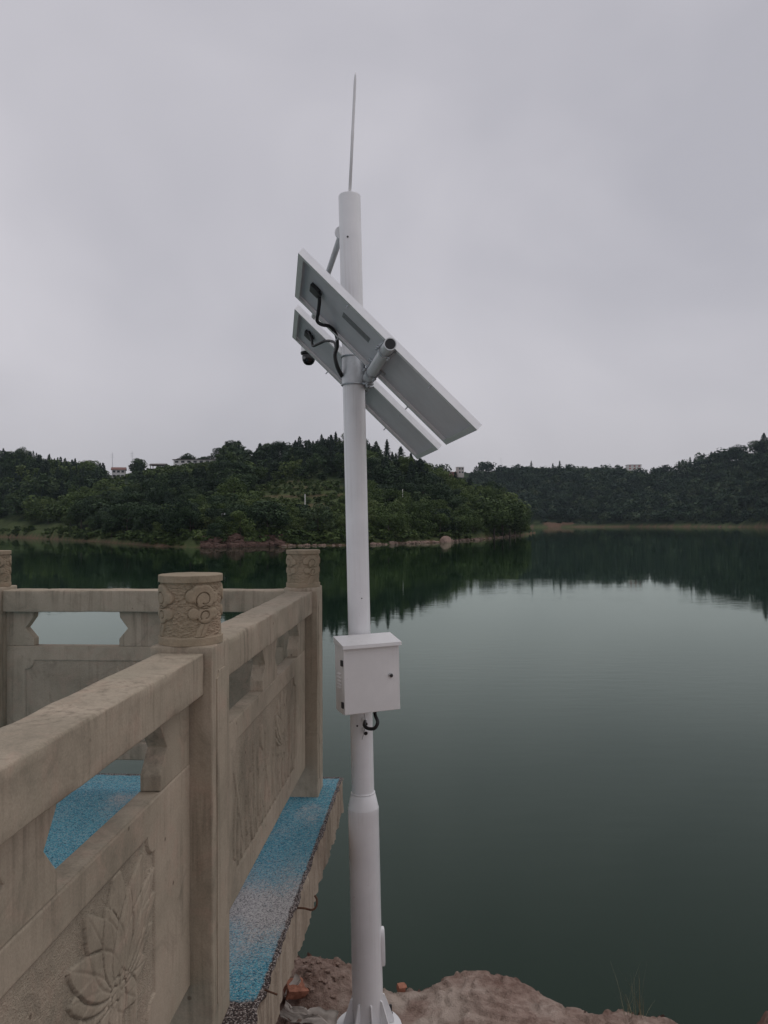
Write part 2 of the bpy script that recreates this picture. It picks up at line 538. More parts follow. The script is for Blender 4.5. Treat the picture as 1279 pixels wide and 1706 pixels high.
def make_terrain():
    m, nt, b = new_mat('hillside_ground', 0.95, 0.1)
    at_ = nd(nt, 'ShaderNodeAttribute', attribute_name='cover')
    sep = nd(nt, 'ShaderNodeSeparateColor')
    nt.links.new(at_.outputs['Color'], sep.inputs[0])
    v = mapped(nt, (1, 1, 1), 'Object', False)
    n1 = noise(nt, v, 0.22, 6, 0.7)
    n2 = noise(nt, v, 1.3, 5, 0.7)
    under = ramp(nt, n1, [(0.3, (0.012, 0.020, 0.010)), (0.7, (0.030, 0.048, 0.020))])
    grass = ramp(nt, n2, [(0.3, (0.050, 0.070, 0.026)), (0.7, (0.100, 0.122, 0.050))])
    soil = ramp(nt, n2, [(0.3, (0.085, 0.050, 0.034)), (0.7, (0.185, 0.118, 0.080))])
    col = mixc(nt, sep.outputs[0], under, grass)
    col = mixc(nt, sep.outputs[1], col, soil)
    nt.links.new(col, b.inputs['Base Color'])
    bump(nt, b, n2, 0.6, 0.5)
    us = np.linspace(-0.86, 1.0, 420)
    Ys = np.concatenate([np.linspace(138, 345, 160), np.linspace(347, 480, 50), np.linspace(485, 900, 90), [1000, 1300, 1800, 2600]])
    U, YY = np.meshgrid(us, Ys, indexing='ij')
    X = U * YY
    Z, t1, t2, z1, z2 = terrain(X, YY)
    V = np.stack([X, YY, Z], -1).reshape(-1, 3)
    me = mesh_np('hillside', V, grid_faces(len(us), len(Ys)), True)
    px, py = project(X, YY, Z)
    nz = fbm(X * 0.12, YY * 0.12, 3)
    g = np.zeros_like(Z)
    terr = terrace_mask(px, py, YY, t1)
    g = np.maximum(g, terr * 0.9)
    g = np.maximum(g, sstep(2.2, 1.2, Z) * 0.85)
    g = np.maximum(g, field_mask(px, YY, t1) * 0.9)
    g = np.maximum(g, ((YY > 560) & (px > 820) & (px < 1130) & (t2 > 0.9)) * 0.55)
    g = np.maximum(g, sstep(0.35, 0.8, nz) * 0.5)
    s = sstep(0.50 + 0.4 * nz, 0.15 + 0.3 * nz, Z)
    s = np.maximum(s, terr * sstep(0.55, 0.8, np.abs(np.mod(Z, 3.2) / 3.2 - .5) * 2) * 0.55)
    s = np.maximum(s, ((px > 905) & (px < 955) & (t2 > 0.02) & (t2 < 0.07)) * 1.0)
    s = np.maximum(s, ((px > 330) & (px < 470) & (t1 > -0.02) & (t1 < 0.05)) * (0.6 + 0.4 * nz))
    col = np.stack([np.clip(g, 0, 1), np.clip(s, 0, 1), 0 * g, 0 * g + 1], -1).reshape(-1, 4).astype(np.float32)
    ca = me.color_attributes.new('cover', 'FLOAT_COLOR', 'POINT')
    ca.data.foreach_set('color', col.ravel())
    o = link('hillside_terrain', me, m)
    tag(o, 'hill slopes and earth banks around the far side of the lake', kind='structure')
def terrace_mask(px, py, Y, t1):
    e = ((px - 500) / 92) ** 2 + ((py - 834) / 34) ** 2
    e = np.minimum(e, ((px - 300) / 40) ** 2 + ((py - 812) / 12) ** 2)
    e = np.minimum(e, ((px - 640) / 45) ** 2 + ((py - 826) / 9) ** 2)
    return sstep(1.15, 0.8, e) * (t1 > 0.05) * (t1 < 1) * (Y < 420)
def field_mask(px, Y, t1):
    return sstep(118, 92, px) * sstep(0.0, 0.02, t1) * sstep(0.17, 0.13, t1)
make_terrain()

# ------------------------------------------------------------------ tree shapes (height 1, base at the origin)
def quads(Pc, N, size, r, aspect=1.0):
    """Leaf-clump quads centred at Pc, facing N."""
    n = len(Pc)
    N = N / np.linalg.norm(N, axis=1, keepdims=True)
    ref = r.normal(size=(n, 3))
    A = np.cross(N, ref); A /= np.linalg.norm(A, axis=1, keepdims=True)
    B = np.cross(N, A)
    s = (size * r.uniform(0.6, 1.35, n))[:, None]
    k1 = r.uniform(0.6, 1.3, (n, 1)); k2 = r.uniform(0.6, 1.3, (n, 1))
    V = np.stack([Pc - A * s * k1, Pc - B * s * aspect * k2 + N * s * 0.25, Pc + A * s, Pc + B * s * aspect], 1)
    return V.reshape(-1, 3), np.arange(4 * n).reshape(-1, 4)
def crown_broad(r, n, leaf, zc=0.60, rz=0.40, rx=0.36, lobes=9):
    L = []
    for k in range(lobes):
        a = r.uniform(0, 2 * PI); q = r.uniform(-0.75, 0.95)
        rr = math.sqrt(max(0, 1 - q * q)) * r.uniform(0.45, 0.8)
        L.append((rx * rr * math.cos(a), rx * rr * math.sin(a), zc + rz * q * 0.68, r.uniform(0.34, 0.52)))
    L.append((0, 0, zc, 0.6))
    P, N, T = [], [], []
    per = n // len(L)
    for (x, y, z, q) in L:
        d = r.normal(size=(per, 3)); d /= np.linalg.norm(d, axis=1, keepdims=True)
        rad_ = r.uniform(0.72, 1.06, (per, 1))
        p = np.array([x, y, z]) + d * rad_ * q * np.array([rx, rx, rz * 0.85])
        P.append(p); N.append(d + r.normal(size=(per, 3)) * 0.45)
        T.append(np.full(per, r.uniform(0, 1)) * 0.6 + r.random(per) * 0.4)
    P = np.concatenate(P); N = np.concatenate(N); T = np.concatenate(T)
    V, Fq = quads(P, N, leaf, r)
    return V, Fq, np.repeat(T, 4)
def crown_conifer(r, n, leaf, z0=0.10, width=0.17, power=0.85):
    h = z0 + (1 - z0) * r.random(n) ** 1.25
    tier = 0.72 + 0.42 * np.abs(np.mod(h * 9 + r.uniform(0, 1), 1) - 0.5) * 2
    R = width * np.clip(1 - (h - z0) / (1 - z0), 0.02, 1) ** power * tier
    a = r.uniform(0, 2 * PI, n)
    q = r.uniform(0.55, 1.08, n)
    lump = 1 + 0.25 * np.sin(a * 3 + h * 14)
    P = np.stack([R * q * lump * np.cos(a), R * q * lump * np.sin(a), h - 0.02], 1)
    N = np.stack([np.cos(a), np.sin(a), np.full(n, 0.7)], 1) + r.normal(size=(n, 3)) * 0.4
    V, Fq = quads(P, N, leaf, r, 0.7)
    return V, Fq, np.repeat(r.random(n) * 0.6 + 0.4 * h, 4)
def trunk_shape(r, h, rbase, limbs=4):
    V, Fq = [], []
    def limb(p0, p1, r0, r1):
        b = len(V); seg = 5
        p0 = np.array(p0); p1 = np.array(p1)
        t = p1 - p0; t = t / np.linalg.norm(t)
        n = np.cross(t, [0.3, 1, 0.1]); n /= np.linalg.norm(n); w = np.cross(t, n)
        for p, q in ((p0, r0), ((p0 + p1) / 2 + r.normal(size=3) * r0 * 0.5, (r0 + r1) / 2), (p1, r1)):
            for k in range(seg):
                a = 2 * PI * k / seg
                V.append(p + (n * math.cos(a) + w * math.sin(a)) * q)
        for i in range(2):
            for k in range(seg):
                Fq.append((b + i * seg + k, b + i * seg + (k + 1) % seg, b + (i + 1) * seg + (k + 1) % seg, b + (i + 1) * seg + k))
    limb((0, 0, -0.12), (r.normal() * .02, r.normal() * .02, h), rbase, rbase * 0.35)
    for k in range(limbs):
        a = r.uniform(0, 2 * PI); z = h * r.uniform(0.4, 0.8)
        limb((0, 0, z), (0.16 * math.cos(a), 0.16 * math.sin(a), z + r.uniform(0.12, 0.25)), rbase * 0.5, rbase * 0.15)
    return np.array(V), np.array(Fq)
def leaf_mat(name, stops, byobj):
    m, nt, b = new_mat(name, 0.75, 0.2)
    a = nd(nt, 'ShaderNodeAttribute', attribute_name='tint')
    sep = nd(nt, 'ShaderNodeSeparateColor')
    nt.links.new(a.outputs['Color'], sep.inputs[0])
    if byobj:
        oi = nd(nt, 'ShaderNodeObjectInfo'); tr = oi.outputs['Random']
    else:
        tr = sep.outputs[1]
    f = mathn(nt, 'ADD', mathn(nt, 'MULTIPLY', sep.outputs[0], 0.45), mathn(nt, 'MULTIPLY', tr, 0.55))
    nt.links.new(ramp(nt, f, stops), b.inputs['Base Color'])
    return m
BROAD = [(0.12, (0.012, 0.026, 0.014)), (0.4, (0.023, 0.044, 0.021)), (0.65, (0.038, 0.066, 0.027)), (0.9, (0.075, 0.105, 0.045))]
BRIGHT = [(0.12, (0.034, 0.058, 0.018)), (0.45, (0.060, 0.094, 0.027)), (0.7, (0.082, 0.120, 0.035)), (0.9, (0.108, 0.140, 0.050))]
CONIF = [(0.15, (0.009, 0.019, 0.013)), (0.5, (0.014, 0.029, 0.018)), (0.85, (0.026, 0.046, 0.026))]
FARG = [(0.12, (0.012, 0.027, 0.019)), (0.45, (0.022, 0.045, 0.027)), (0.7, (0.040, 0.068, 0.034)), (0.9, (0.085, 0.110, 0.060))]
LM = {k: (leaf_mat(k + '_leaves', s, True), leaf_mat(k + '_wood', s, False)) for k, s in
      (('broad', BROAD), ('bright', BRIGHT), ('conifer', CONIF), ('far', FARG))}
M['bark'] = plain('tree_bark', (0.07, 0.055, 0.042), 0.9, 0, 0.3, 6)
def crown_mesh(name, V, Fq, T, mat):
    me = mesh_np(name, V, Fq)
    col = np.stack([T, T * 0, T * 0, T * 0 + 1], 1).astype(np.float32)
    ca = me.color_attributes.new('tint', 'FLOAT_COLOR', 'POINT')
    ca.data.foreach_set('color', col.ravel())
    me.materials.append(mat)
    return me
PROTO = {'broad': [], 'bright': [], 'conifer': [], 'shrub': [], 'far': []}
LOW = {'broad': [], 'bright': [], 'conifer': [], 'shrub': [], 'far': []}
for k in range(6):
    r = np.random.default_rng(100 + k)
    prm = dict(zc=0.50 + 0.03 * (k % 3), rz=0.47, rx=0.36 + 0.05 * (k % 4), lobes=9 + k)
    for kind, key in (('broad', 'broad'), ('bright', 'bright')):
        V, Fq, T = crown_broad(np.random.default_rng(100 + k), 2600, 0.0215, **prm)
        tv, tf = trunk_shape(r, 0.62, 0.022)
        tm = mesh_np('trunk', tv, tf, True); tm.materials.append(M['bark'])
        PROTO[kind].append((crown_mesh('crown', V, Fq, T, LM[key][0]), tm))
        LOW[kind].append(crown_broad(np.random.default_rng(200 + k), 350, 0.049, **prm))
    LOW['far'].append(crown_broad(np.random.default_rng(400 + k), 210, 0.061, **prm))
    V, Fq, T = crown_conifer(np.random.default_rng(300 + k), 1500, 0.021, 0.06, 0.19 + 0.025 * (k % 3), 0.60 + 0.12 * (k % 3))
    tv, tf = trunk_shape(r, 0.9, 0.016, 0)
    tm = mesh_np('trunk', tv, tf, True); tm.materials.append(M['bark'])
    PROTO['conifer'].append((crown_mesh('crown', V, Fq, T, LM['conifer'][0]), tm))
    LOW['conifer'].append(crown_conifer(np.random.default_rng(300 + k), 290, 0.044, 0.05, 0.21 + 0.025 * (k % 3), 0.60 + 0.12 * (k % 3)))
    V, Fq, T = crown_broad(np.random.default_rng(500 + k), 900, 0.045, zc=0.42, rz=0.5, rx=0.55, lobes=8)
    tv, tf = trunk_shape(r, 0.4, 0.03, 3)
    tm = mesh_np('trunk', tv, tf, True); tm.materials.append(M['bark'])
    PROTO['shrub'].append((crown_mesh('crown', V, Fq, T, LM['bright'][0]), tm))
    LOW['shrub'].append(crown_broad(np.random.default_rng(600 + k), 120, 0.108, zc=0.42, rz=0.5, rx=0.55, lobes=7))

# ------------------------------------------------------------------ where the trees stand
def scatter(x0, x1, y0, y1, step, r):
    gx = np.arange(x0, x1, step); gy = np.arange(y0, y1, step)
    A, B = np.meshgrid(gx, gy, indexing='ij')
    A = A + r.uniform(-0.42, 0.42, A.shape) * step; B = B + r.uniform(-0.42, 0.42, B.shape) * step
    return A.ravel(), B.ravel()
trees = []       # kind, x, y, z, height, px, py(top), zone
r = np.random.default_rng(21)
X, Y = scatter(-400, 80, 140, 480, 5.0, r)
Z, t1, t2, z1, z2 = terrain(X, Y)
px, py = project(X, Y, Z)
for x, y, z, t, a, b in zip(X, Y, Z, t1, px, py):
    if z < 1.25 or t > 1.10 or a < -360 or a > 885 or y < 130: continue
    if field_mask(np.array([a]), y, np.array([t]))[0] > 0.2: continue
    if terrace_mask(np.array([a]), np.array([b]), np.array([y]), np.array([t]))[0] > 0.3: continue
    if 236 < a < 372 and t > 0.74: continue
    if 176 < a < 222 and 781 < b < 826: continue
    up = t > 0.45 + 0.25 * float(vnoise(x * 0.03, y * 0.03))
    if (a < 240 or a > 425) and up and r.random() < (0.55 if t > 0.8 else 0.42):
        kind = 'conifer'; h = r.uniform(5.0, 8.4)
    elif a > 540 and t < 0.35:
        kind = 'bright' if r.random() < 0.85 else 'broad'; h = r.uniform(4.5, 8.0)
    elif 270 < a < 400 and t < 0.16:
        kind = 'bright' if r.random() < 0.5 else 'broad'; h = r.uniform(4.5, 8)
    elif r.random() < 0.08:
        kind = 'conifer'; h = r.uniform(6, 10)
    else:
        kind = 'bright' if float(fbm(x * 0.025 + 40, y * 0.025, 2)) > 0.32 else 'broad'; h = r.uniform(3.5, 6.5) if r.random() < 0.65 else r.uniform(6.5, 9.5)
    if a > 700 and kind == 'conifer' and t < 0.5: kind = 'broad'
    if t < 0.03: h *= 0.62
    if 236 < a < 372 and t > 0.55: h *= 0.6
    if 425 < a < 575 and 0.03 < t < 0.3: h *= 0.62
    if 372 < a < 425 and t > 0.75: kind = 'broad'; h = r.uniform(2.0, 3.6)
    trees.append([kind, x, y, z, h, a, t, 'near'])
# single trees that stand out in the photograph: column, row of the foot, kind, height, search depths
for a, b, kind, h, y0, y1 in ((848, 896, 'bright', 15.0, 225, 262), (838, 897, 'bright', 12.5, 225, 262), (858, 896, 'bright', 11.5, 235, 270), (822, 897, 'bright', 11.0, 210, 250), (866, 895, 'bright', 7.5, 240, 275), (700, 893, 'bright', 8.5, 172, 215), (648, 899, 'bright', 8.0, 166, 210),
                              (300, 893, 'broad', 8.5, 155, 200), (445, 894, 'broad', 8.5, 162, 220), (760, 899, 'bright', 8, 190, 230), (530, 895, 'broad', 8, 164, 210), (400, 895, 'bright', 6, 156, 190),
                              (645, 772, 'conifer', 11, 260, 400), (668, 782, 'conifer', 10, 260, 400), (685, 790, 'conifer', 9, 260, 400), (478, 752, 'broad', 9, 300, 420), (460, 756, 'broad', 8, 300, 420)):
    p = ground_at(a, b, y0, y1)
    trees.append([kind, p.x, p.y, p.z, h, a, 0.04, 'near'])
for k, a in enumerate((298, 306, 316, 322, 338, 346, 354, 361, 367)):       # the row behind the long white building
    p = ground_at(a, 772, 380, 430); yy = 424 + 4 * (k % 2)
    x = (a - W / 2) / F * yy
    trees.append(['broad' if k % 3 else 'conifer', x, yy, terrain1(x, yy), 6.0 + 1.5 * (k % 3), a, 1.0, 'near'])
X, Y = scatter(-20, 560, 300, 830, 8.0, r)
Z, t1, t2, z1, z2 = terrain(X, Y)
px, py = project(X, Y, Z)
for x, y, z, t, a, b in zip(X, Y, Z, t2, px, py):
    if z < 1.5 or t > 1.04 or a < 690 or a > 1430 or y < 290: continue
    if 885 < a < 1000 and t < 0.085: continue
    if a > 1000 and t < 0.03: continue
    if a < 1100 and t > 0.90 and (r.random() < 0.95 or a > 825): continue
    if 715 < a < 785 and b < 806: continue
    if 1035 < a < 1080 and t > 0.86: continue
    if a > 1125 and t > 0.7 and r.random() < 0.3:
        kind = 'conifer'; h = r.uniform(8, 13)
    elif r.random() < 0.12:
        kind = 'conifer'; h = r.uniform(8, 13)
    else:
        kind = 'far'; h = r.uniform(7, 12)
    trees.append([kind, x, y, z, h, a, t, 'far'])
for a, h in ((1132, 13), (1140, 12), (1166, 14), (1172, 12), (1186, 13), (1192, 11), (1198, 11), (1204, 14), (1210, 10), (1215, 12), (1221, 14), (1227, 11), (1232, 14), (1240, 12), (1262, 15), (1274, 16), (1090, 8), (1107, 12), (1101, 9), (806, 11), (812, 12), (818, 10), (799, 10), (794, 8), (735, 8), (727, 6)):
    yy = float(np.interp(a, FAR[:, 0], FAR[:, 2])) - 4
    x = (a - W / 2) / F * yy
    trees.append(['conifer' if h % 3 == 1 else 'broad', x, yy, terrain1(x, yy), h, a, 0.99, 'far'])

# the 300 that show largest (nearest shore trees and the ones on the skyline) are trees of their own
def rank(t):
    kind, x, y, z, h, a, tt, zone = t
    if a < 0 or a > 1279: return 0
    s = h / y * F
    if zone == 'near' and tt < 0.10: s += 18
    if tt > 0.93: s += 12
    return s
trees.sort(key=rank, reverse=True)
own = trees[:290]
rest = [t for t in trees[290:] ]
def place_tree(kind, x, y, z, h, label, group, cat='tree', idx=0, wide=1.0, name=None):
    if kind == 'far': kind = 'broad'
    cm, tm = PROTO[kind][idx % 6]
    root = empty(name or ('conifer_tree' if kind == 'conifer' else 'shrub' if kind == 'shrub' else 'broadleaf_tree'), (x, y, z - 0.15), random.uniform(0, 6.28), label, cat, group)
    root.scale = (h * wide, h * wide, h)
    link('crown', cm, None, root)
    link('trunk', tm, None, root)
    return root
G = {
    'bright_shore': ('light green broadleaf tree along the wooded shore', 'light green trees along the peninsula shore'),
    'broad_shore': ('dark green broadleaf tree just behind the far waterline', 'dark broadleaf trees behind the waterline'),
    'conifer_shore': ('dark pointed conifer near the far waterline', 'conifers low on the wooded hill'),
    'conifer_sky': ('pointed dark conifer on the near hill skyline', 'conifers on the near skyline'),
    'broad_sky': ('round dark tree on the near hill skyline', 'round trees on the near skyline'),
    'far_conifer': ('tall dark tree on the far skyline', 'tall trees on the far skyline'),
    'far_broad': ('round tree on the far skyline', 'round trees on the far skyline'),
    'slope': ('dark broadleaf tree on the middle slope', 'broadleaf trees on the middle slope'),
    'slope_conifer': ('dark conifer on the middle slope', 'conifers on the middle slope'),
    'slope_bright': ('light green tree on the lower slope', 'light green trees on the lower slope')}
def near_where(a):
    for lim, txt in ((110, ', above the grassy field'), (245, ', below the hillside house'), (340, ', below the ridge building'), (420, ', by the shore pole'), (475, ', left of the corner post'), (570, ', above the corner post'),
                     (625, ', behind the monitoring pole'), (700, ', beside the monitoring pole'), (790, ', mid peninsula')):
        if a < lim: return txt
    return ', at the peninsula tip'
def far_where(a):
    return ', near the tower house' if a < 850 else ', near the white house' if a < 1120 else ', above the far right shore'
for k, (kind, x, y, z, h, a, t, zone) in enumerate(own):
    if zone == 'far': g = 'far_conifer' if kind == 'conifer' else 'far_broad'
    elif t > 0.85: g = 'conifer_sky' if kind == 'conifer' else 'broad_sky'
    elif t < 0.16: g = {'bright': 'bright_shore', 'broad': 'broad_shore', 'conifer': 'conifer_shore'}[kind]
    else: g = {'bright': 'slope_bright', 'broad': 'slope', 'conifer': 'slope_conifer'}[kind]
    place_tree(kind, x, y, z, h, G[g][0] + (near_where(a) if zone != 'far' else far_where(a)), G[g][1], 'tree', k, random.uniform(1.0, 1.55) if kind != 'conifer' else random.uniform(1.0, 1.7))

# orchard bushes on the terraces, in rows
cnt = 0
for yy in np.arange(165, 330, 4.2):
    for xx in np.arange(-90, 0, 2.3):
        x = xx + r.uniform(-.5, .5); y = yy + r.uniform(-.4, .4)
        z, t1, *_ = terrain(np.array([x]), np.array([y]))
        a, b = project(x, y, float(z[0]))
        if terrace_mask(np.array([a]), np.array([b]), np.array([y]), t1)[0] > 0.45 and r.random() < 0.75:
            rest.append(['shrub', x, y, float(z[0]), r.uniform(1.2, 2.3), a, 0.2, 'near'])
# bushes in front of the ridge buildings
for k in range(150):
    a = r.uniform(232, 376); yy = r.uniform(345, 403)
    x = (a - W / 2) / F * yy
    rest.append(['shrub', x, yy, terrain1(x, yy), r.uniform(1.8, 3.8) * (0.7 if yy > 390 else 1), a, 0.9, 'near'])
for k in range(16):
    a = r.uniform(180, 218); yy = ground_at(197, 797, 300, 430).y - r.uniform(3, 16)
    x = (a - W / 2) / F * yy
    rest.append(['shrub', x, yy, terrain1(x, yy), r.uniform(1.5, 2.6), a, 0.9, 'near'])
# shoreline scrub
for k in range(760):
    a = r.uniform(-200, 872)
    s = float(np.interp(a, NEAR[:, 0], NEAR[:, 1])) + r.uniform(1.0, 10)
    x = (a - W / 2) / F * s
    z = terrain1(x, s)
    if z < 0.35: continue
    if -100 < a < 110 and r.random() < 0.6: continue
    rest.append(['shrub', x, s, z, r.uniform(0.9, 2.4), a, 0.02, 'near'])
for k in range(230):
    a = r.uniform(728, 1050); yy = float(np.interp(a, FAR[:, 0], FAR[:, 2])) + r.choice([-3, -14, -26, -40]) + r.uniform(-2, 2)
    x = (a - W / 2) / F * yy
    rest.append(['shrub', x, yy, terrain1(x, yy), r.uniform(1.1, 2.0), a, 1.0, 'far'])
for k in range(160):
    a = r.uniform(880, 1330)
    s = float(np.interp(a, FAR[:, 0], FAR[:, 1])) + r.uniform(6, 26)
    x = (a - W / 2) / F * s
    z = terrain1(x, s)
    if z < 1.0: continue
    rest.append(['shrub', x, s, z, r.uniform(1.2, 3.0), a, 0.02, 'far'])

def bake(name, items, label, matkey, lowkey):
    VV, FF, CC = [], [], []
    base = 0
    for k, (kind, x, y, z, h, a, t, zone) in enumerate(items):
        V, Fq, T = LOW[lowkey][k % 6]
        ang = random.uniform(0, 6.28); c, s = math.cos(ang), math.sin(ang)
        w = h * (random.uniform(1.0, 1.65) if lowkey != 'conifer' else random.uniform(0.9, 1.5))
        P = np.stack([(V[:, 0] * c - V[:, 1] * s) * w + x, (V[:, 0] * s + V[:, 1] * c) * w + y, V[:, 2] * h + z - 0.2], 1)
        VV.append(P); FF.append(Fq + base); base += len(P)
        CC.append(np.stack([T, np.full_like(T, random.random()), T * 0, T * 0 + 1], 1))
    me = mesh_np(name, np.concatenate(VV), np.concatenate(FF))
    ca = me.color_attributes.new('tint', 'FLOAT_COLOR', 'POINT')
    ca.data.foreach_set('color', np.concatenate(CC).astype(np.float32).ravel())
    o = link(name, me, LM[matkey][1])
    tag(o, label, kind='stuff')
def sel(zone, *kinds): return [t for t in rest if t[7] == zone and t[0] in kinds]
bake('broadleaf_wood', sel('near', 'broad'), 'dense broadleaf wood covering the near hill', 'broad', 'broad')
bake('bright_wood', sel('near', 'bright'), 'lighter green growth above the peninsula shore', 'bright', 'bright')
bake('conifer_wood', sel('near', 'conifer'), 'dark conifers massed on the upper near hill', 'conifer', 'conifer')
bake('shore_scrub', sel('near', 'shrub'), 'low scrub and orchard bushes on the near hill', 'bright', 'shrub')
bake('far_wood', sel('far', 'far', 'broad', 'bright'), 'mixed wood covering the far hill', 'far', 'far')
bake('far_conifer_wood', sel('far', 'conifer'), 'conifers scattered through the far hill wood', 'conifer', 'conifer')
bake('far_scrub', sel('far', 'shrub'), 'low scrub along the far shore', 'far', 'shrub')
print('TREES', len(trees), len(own), len(rest))
# ------------------------------------------------------------------ rocks along the far waterline
M['shorerock'] = plain('shore_sandstone', (0.26, 0.185, 0.150), 0.9, 0, 0.35, 1.5, 0.5, 0.2)
M['redrock'] = plain('red_sandstone', (0.120, 0.074, 0.060), 0.92, 0, 0.35, 1.2, 0.5, 0.2)
def rock_mesh(name, seed, n=2, blocky=0.5):
    bm = bmesh.new()
    bmesh.ops.create_icosphere(bm, subdivisions=n, radius=1.0)
    r = np.random.default_rng(seed)
    pl = [(Vector(r.normal(size=3)).normalized(), r.uniform(0.55, 0.85)) for _ in range(9)]
    for v in bm.verts:
        for nrm, d in pl:
            q = v.co.dot(nrm)
            if q > d: v.co -= nrm * (q - d) * blocky * 1.8
        v.co *= 1 + 0.10 * float(fbm(v.co.x * 2 + seed, v.co.y * 2 + v.co.z * 1.7, 3))
    return bm_mesh(name, bm)
def block_mesh(name, seed):
    bm = bmesh.new(); bmesh.ops.create_cube(bm, size=2.0)
    bmesh.ops.subdivide_edges(bm, edges=list(bm.edges), cuts=2, use_grid_fill=True)
    r_ = np.random.default_rng(seed)
    for v in bm.verts:
        v.co *= 1 - 0.10 * (abs(v.co.x) > .9) * (abs(v.co.y) > .9) - 0.06 * (abs(v.co.z) > .9) * (abs(v.co.y) > .9)
        v.co += Vector(r_.normal(size=3)) * 0.085
    return bm_mesh(name, bm)
rock_ms = [block_mesh('rock', 40 + k) if k % 2 else rock_mesh('rock', 40 + k) for k in range(6)]
red_ms = [block_mesh('rock', 60 + k) for k in range(4)]
for m_ in rock_ms: m_.materials.append(M['shorerock'])
for m_ in red_ms: m_.materials.append(M['redrock'])
r = np.random.default_rng(8)
def shore_rock(a, size, ms, off, label, group, T=NEAR, flat=0.6):
    s = float(np.interp(a, T[:, 0], T[:, 1]))
    Yq = np.linspace(s - 8, s + 10, 120); Xq = (a - W / 2) / F * Yq
    zq = terrain(Xq, Yq)[0]
    k = int(np.argmax(zq > 0.02)); y = Yq[k] + off
    x = (a - W / 2) / F * y
    o = link('shore_rock', ms, None, None, (x, y, max(0, terrain1(x, y)) + size * 0.15))
    o.scale = (size * r.uniform(0.9, 1.6), size * r.uniform(0.7, 1.1), size * flat)
    o.rotation_euler = (r.uniform(-.2, .2), r.uniform(-.2, .2), r.uniform(0, 6.28))
    tag(o, label, 'rock', group)
for k in range(46):
    a = 620 + 250 * (k + r.uniform(0, 0.8)) / 46
    shore_rock(a, r.uniform(0.3, 0.75), rock_ms[k % 6], r.uniform(-0.5, 0.6), 'pale boulder in the row along the peninsula waterline', 'pale boulders along the peninsula waterline')
shore_rock(741, 1.3, rock_ms[2], 0.4, 'tallest pale block of rock standing at the peninsula waterline', None, flat=1.1)
for k in range(84):
    a = 338 + 130 * ((k % 42) + r.uniform(0, 0.8)) / 42
    shore_rock(a, r.uniform(0.4, 0.95), red_ms[k % 4], r.uniform(0.2, 1.4) if k < 42 else r.uniform(1.8, 4.2), 'red sandstone block in the broken ledge below the small white pole', 'red sandstone ledge blocks', flat=0.6)
for k in range(26):
    a = r.uniform(470, 580)
    shore_rock(a, r.uniform(0.25, 0.5), rock_ms[k % 6], r.uniform(-0.4, 0.3), 'small flat stone on the shore behind the corner post', 'small stones on the shore behind the corner post')
lump_me = rock_mesh('rock', 77); lump_me.materials.append(M['redrock'])
shore_rock(1199, 1.3, lump_me, -1.0, 'lone dark lump at the foot of the far bank', None, FAR, 0.8)

# ------------------------------------------------------------------ buildings on the hills
M['render_w'] = plain('white_render', (0.76, 0.74, 0.72), 0.8, 0, 0.1, 0.8)
M['render_p'] = plain('pinkish_render', (0.56, 0.51, 0.47), 0.85, 0, 0.12, 0.8)
M['brickwall'] = plain('far_red_brick', (0.25, 0.11, 0.085), 0.9, 0, 0.2, 0.8)
M['roof_d'] = plain('dark_tile_roof', (0.085, 0.07, 0.065), 0.85, 0, 0.2, 1.0)
M['roof_r'] = plain('red_tile_roof', (0.20, 0.10, 0.085), 0.85, 0, 0.2, 1.0)
M['pane'] = plain('window_pane', (0.02, 0.025, 0.03), 0.15, 0, 0.2, 2)
M['redsign'] = plain('red_board', (0.32, 0.04, 0.035), 0.6, 0, 0.1, 2)
def house(name, label, pos, rz, w, d, h, wall, roof, rh, storeys, cols, over=0.5, pane='pane'):
    root = empty(name, pos, rz, label, 'building')
    link('wall', box_mesh('wall', -w / 2, w / 2, 0, d, -3.0, h), M[wall], root)
    if rh > 0:
        poly = [(-over, h), (d / 2, h + rh), (d + over, h), (d + over, h - 0.15), (-over, h - 0.15)]
        link('roof', extrude_poly('roof', poly, 'x', -w / 2 - over, w / 2 + over), M[roof], root)
    else:
        link('roof', box_mesh('roof', -w / 2 - over, w / 2 + over, -over, d + over, h, h + 0.35), M[roof], root)
    sh = h / storeys
    for s in range(storeys):
        for c in range(cols):
            x = -w / 2 + w * (c + 0.5) / cols; z = s * sh + sh * 0.32
            ww = min(0.32 * w / cols, 0.9)
            f = link('window', box_mesh('window', x - ww - .08, x + ww + .08, -0.06, 0.05, z - .08, z + sh * 0.48 + .08), M['render_w'], root)
            link('pane', box_mesh('pane', x - ww, x + ww, -0.09, -0.05, z, z + sh * 0.48), M[pane], f)
    return root
p = ground_at(197, 797, 300, 430)
house('hillside_house', 'small white house with reddish roof among trees on the near slope', p, 0.25, 6.5, 6, 4.6, 'render_w', 'roof_r', 1.4, 2, 3)
yy = 409; p = Vector(((325 - W / 2) / F * yy, yy, 0)); p.z = at(325, 773, yy).z
house('ridge_building', 'long low white building with flat dark roof on the ridge', p, 0.0, 23, 7, 2.2, 'render_w', 'roof_d', 0, 1, 7, 0.6)
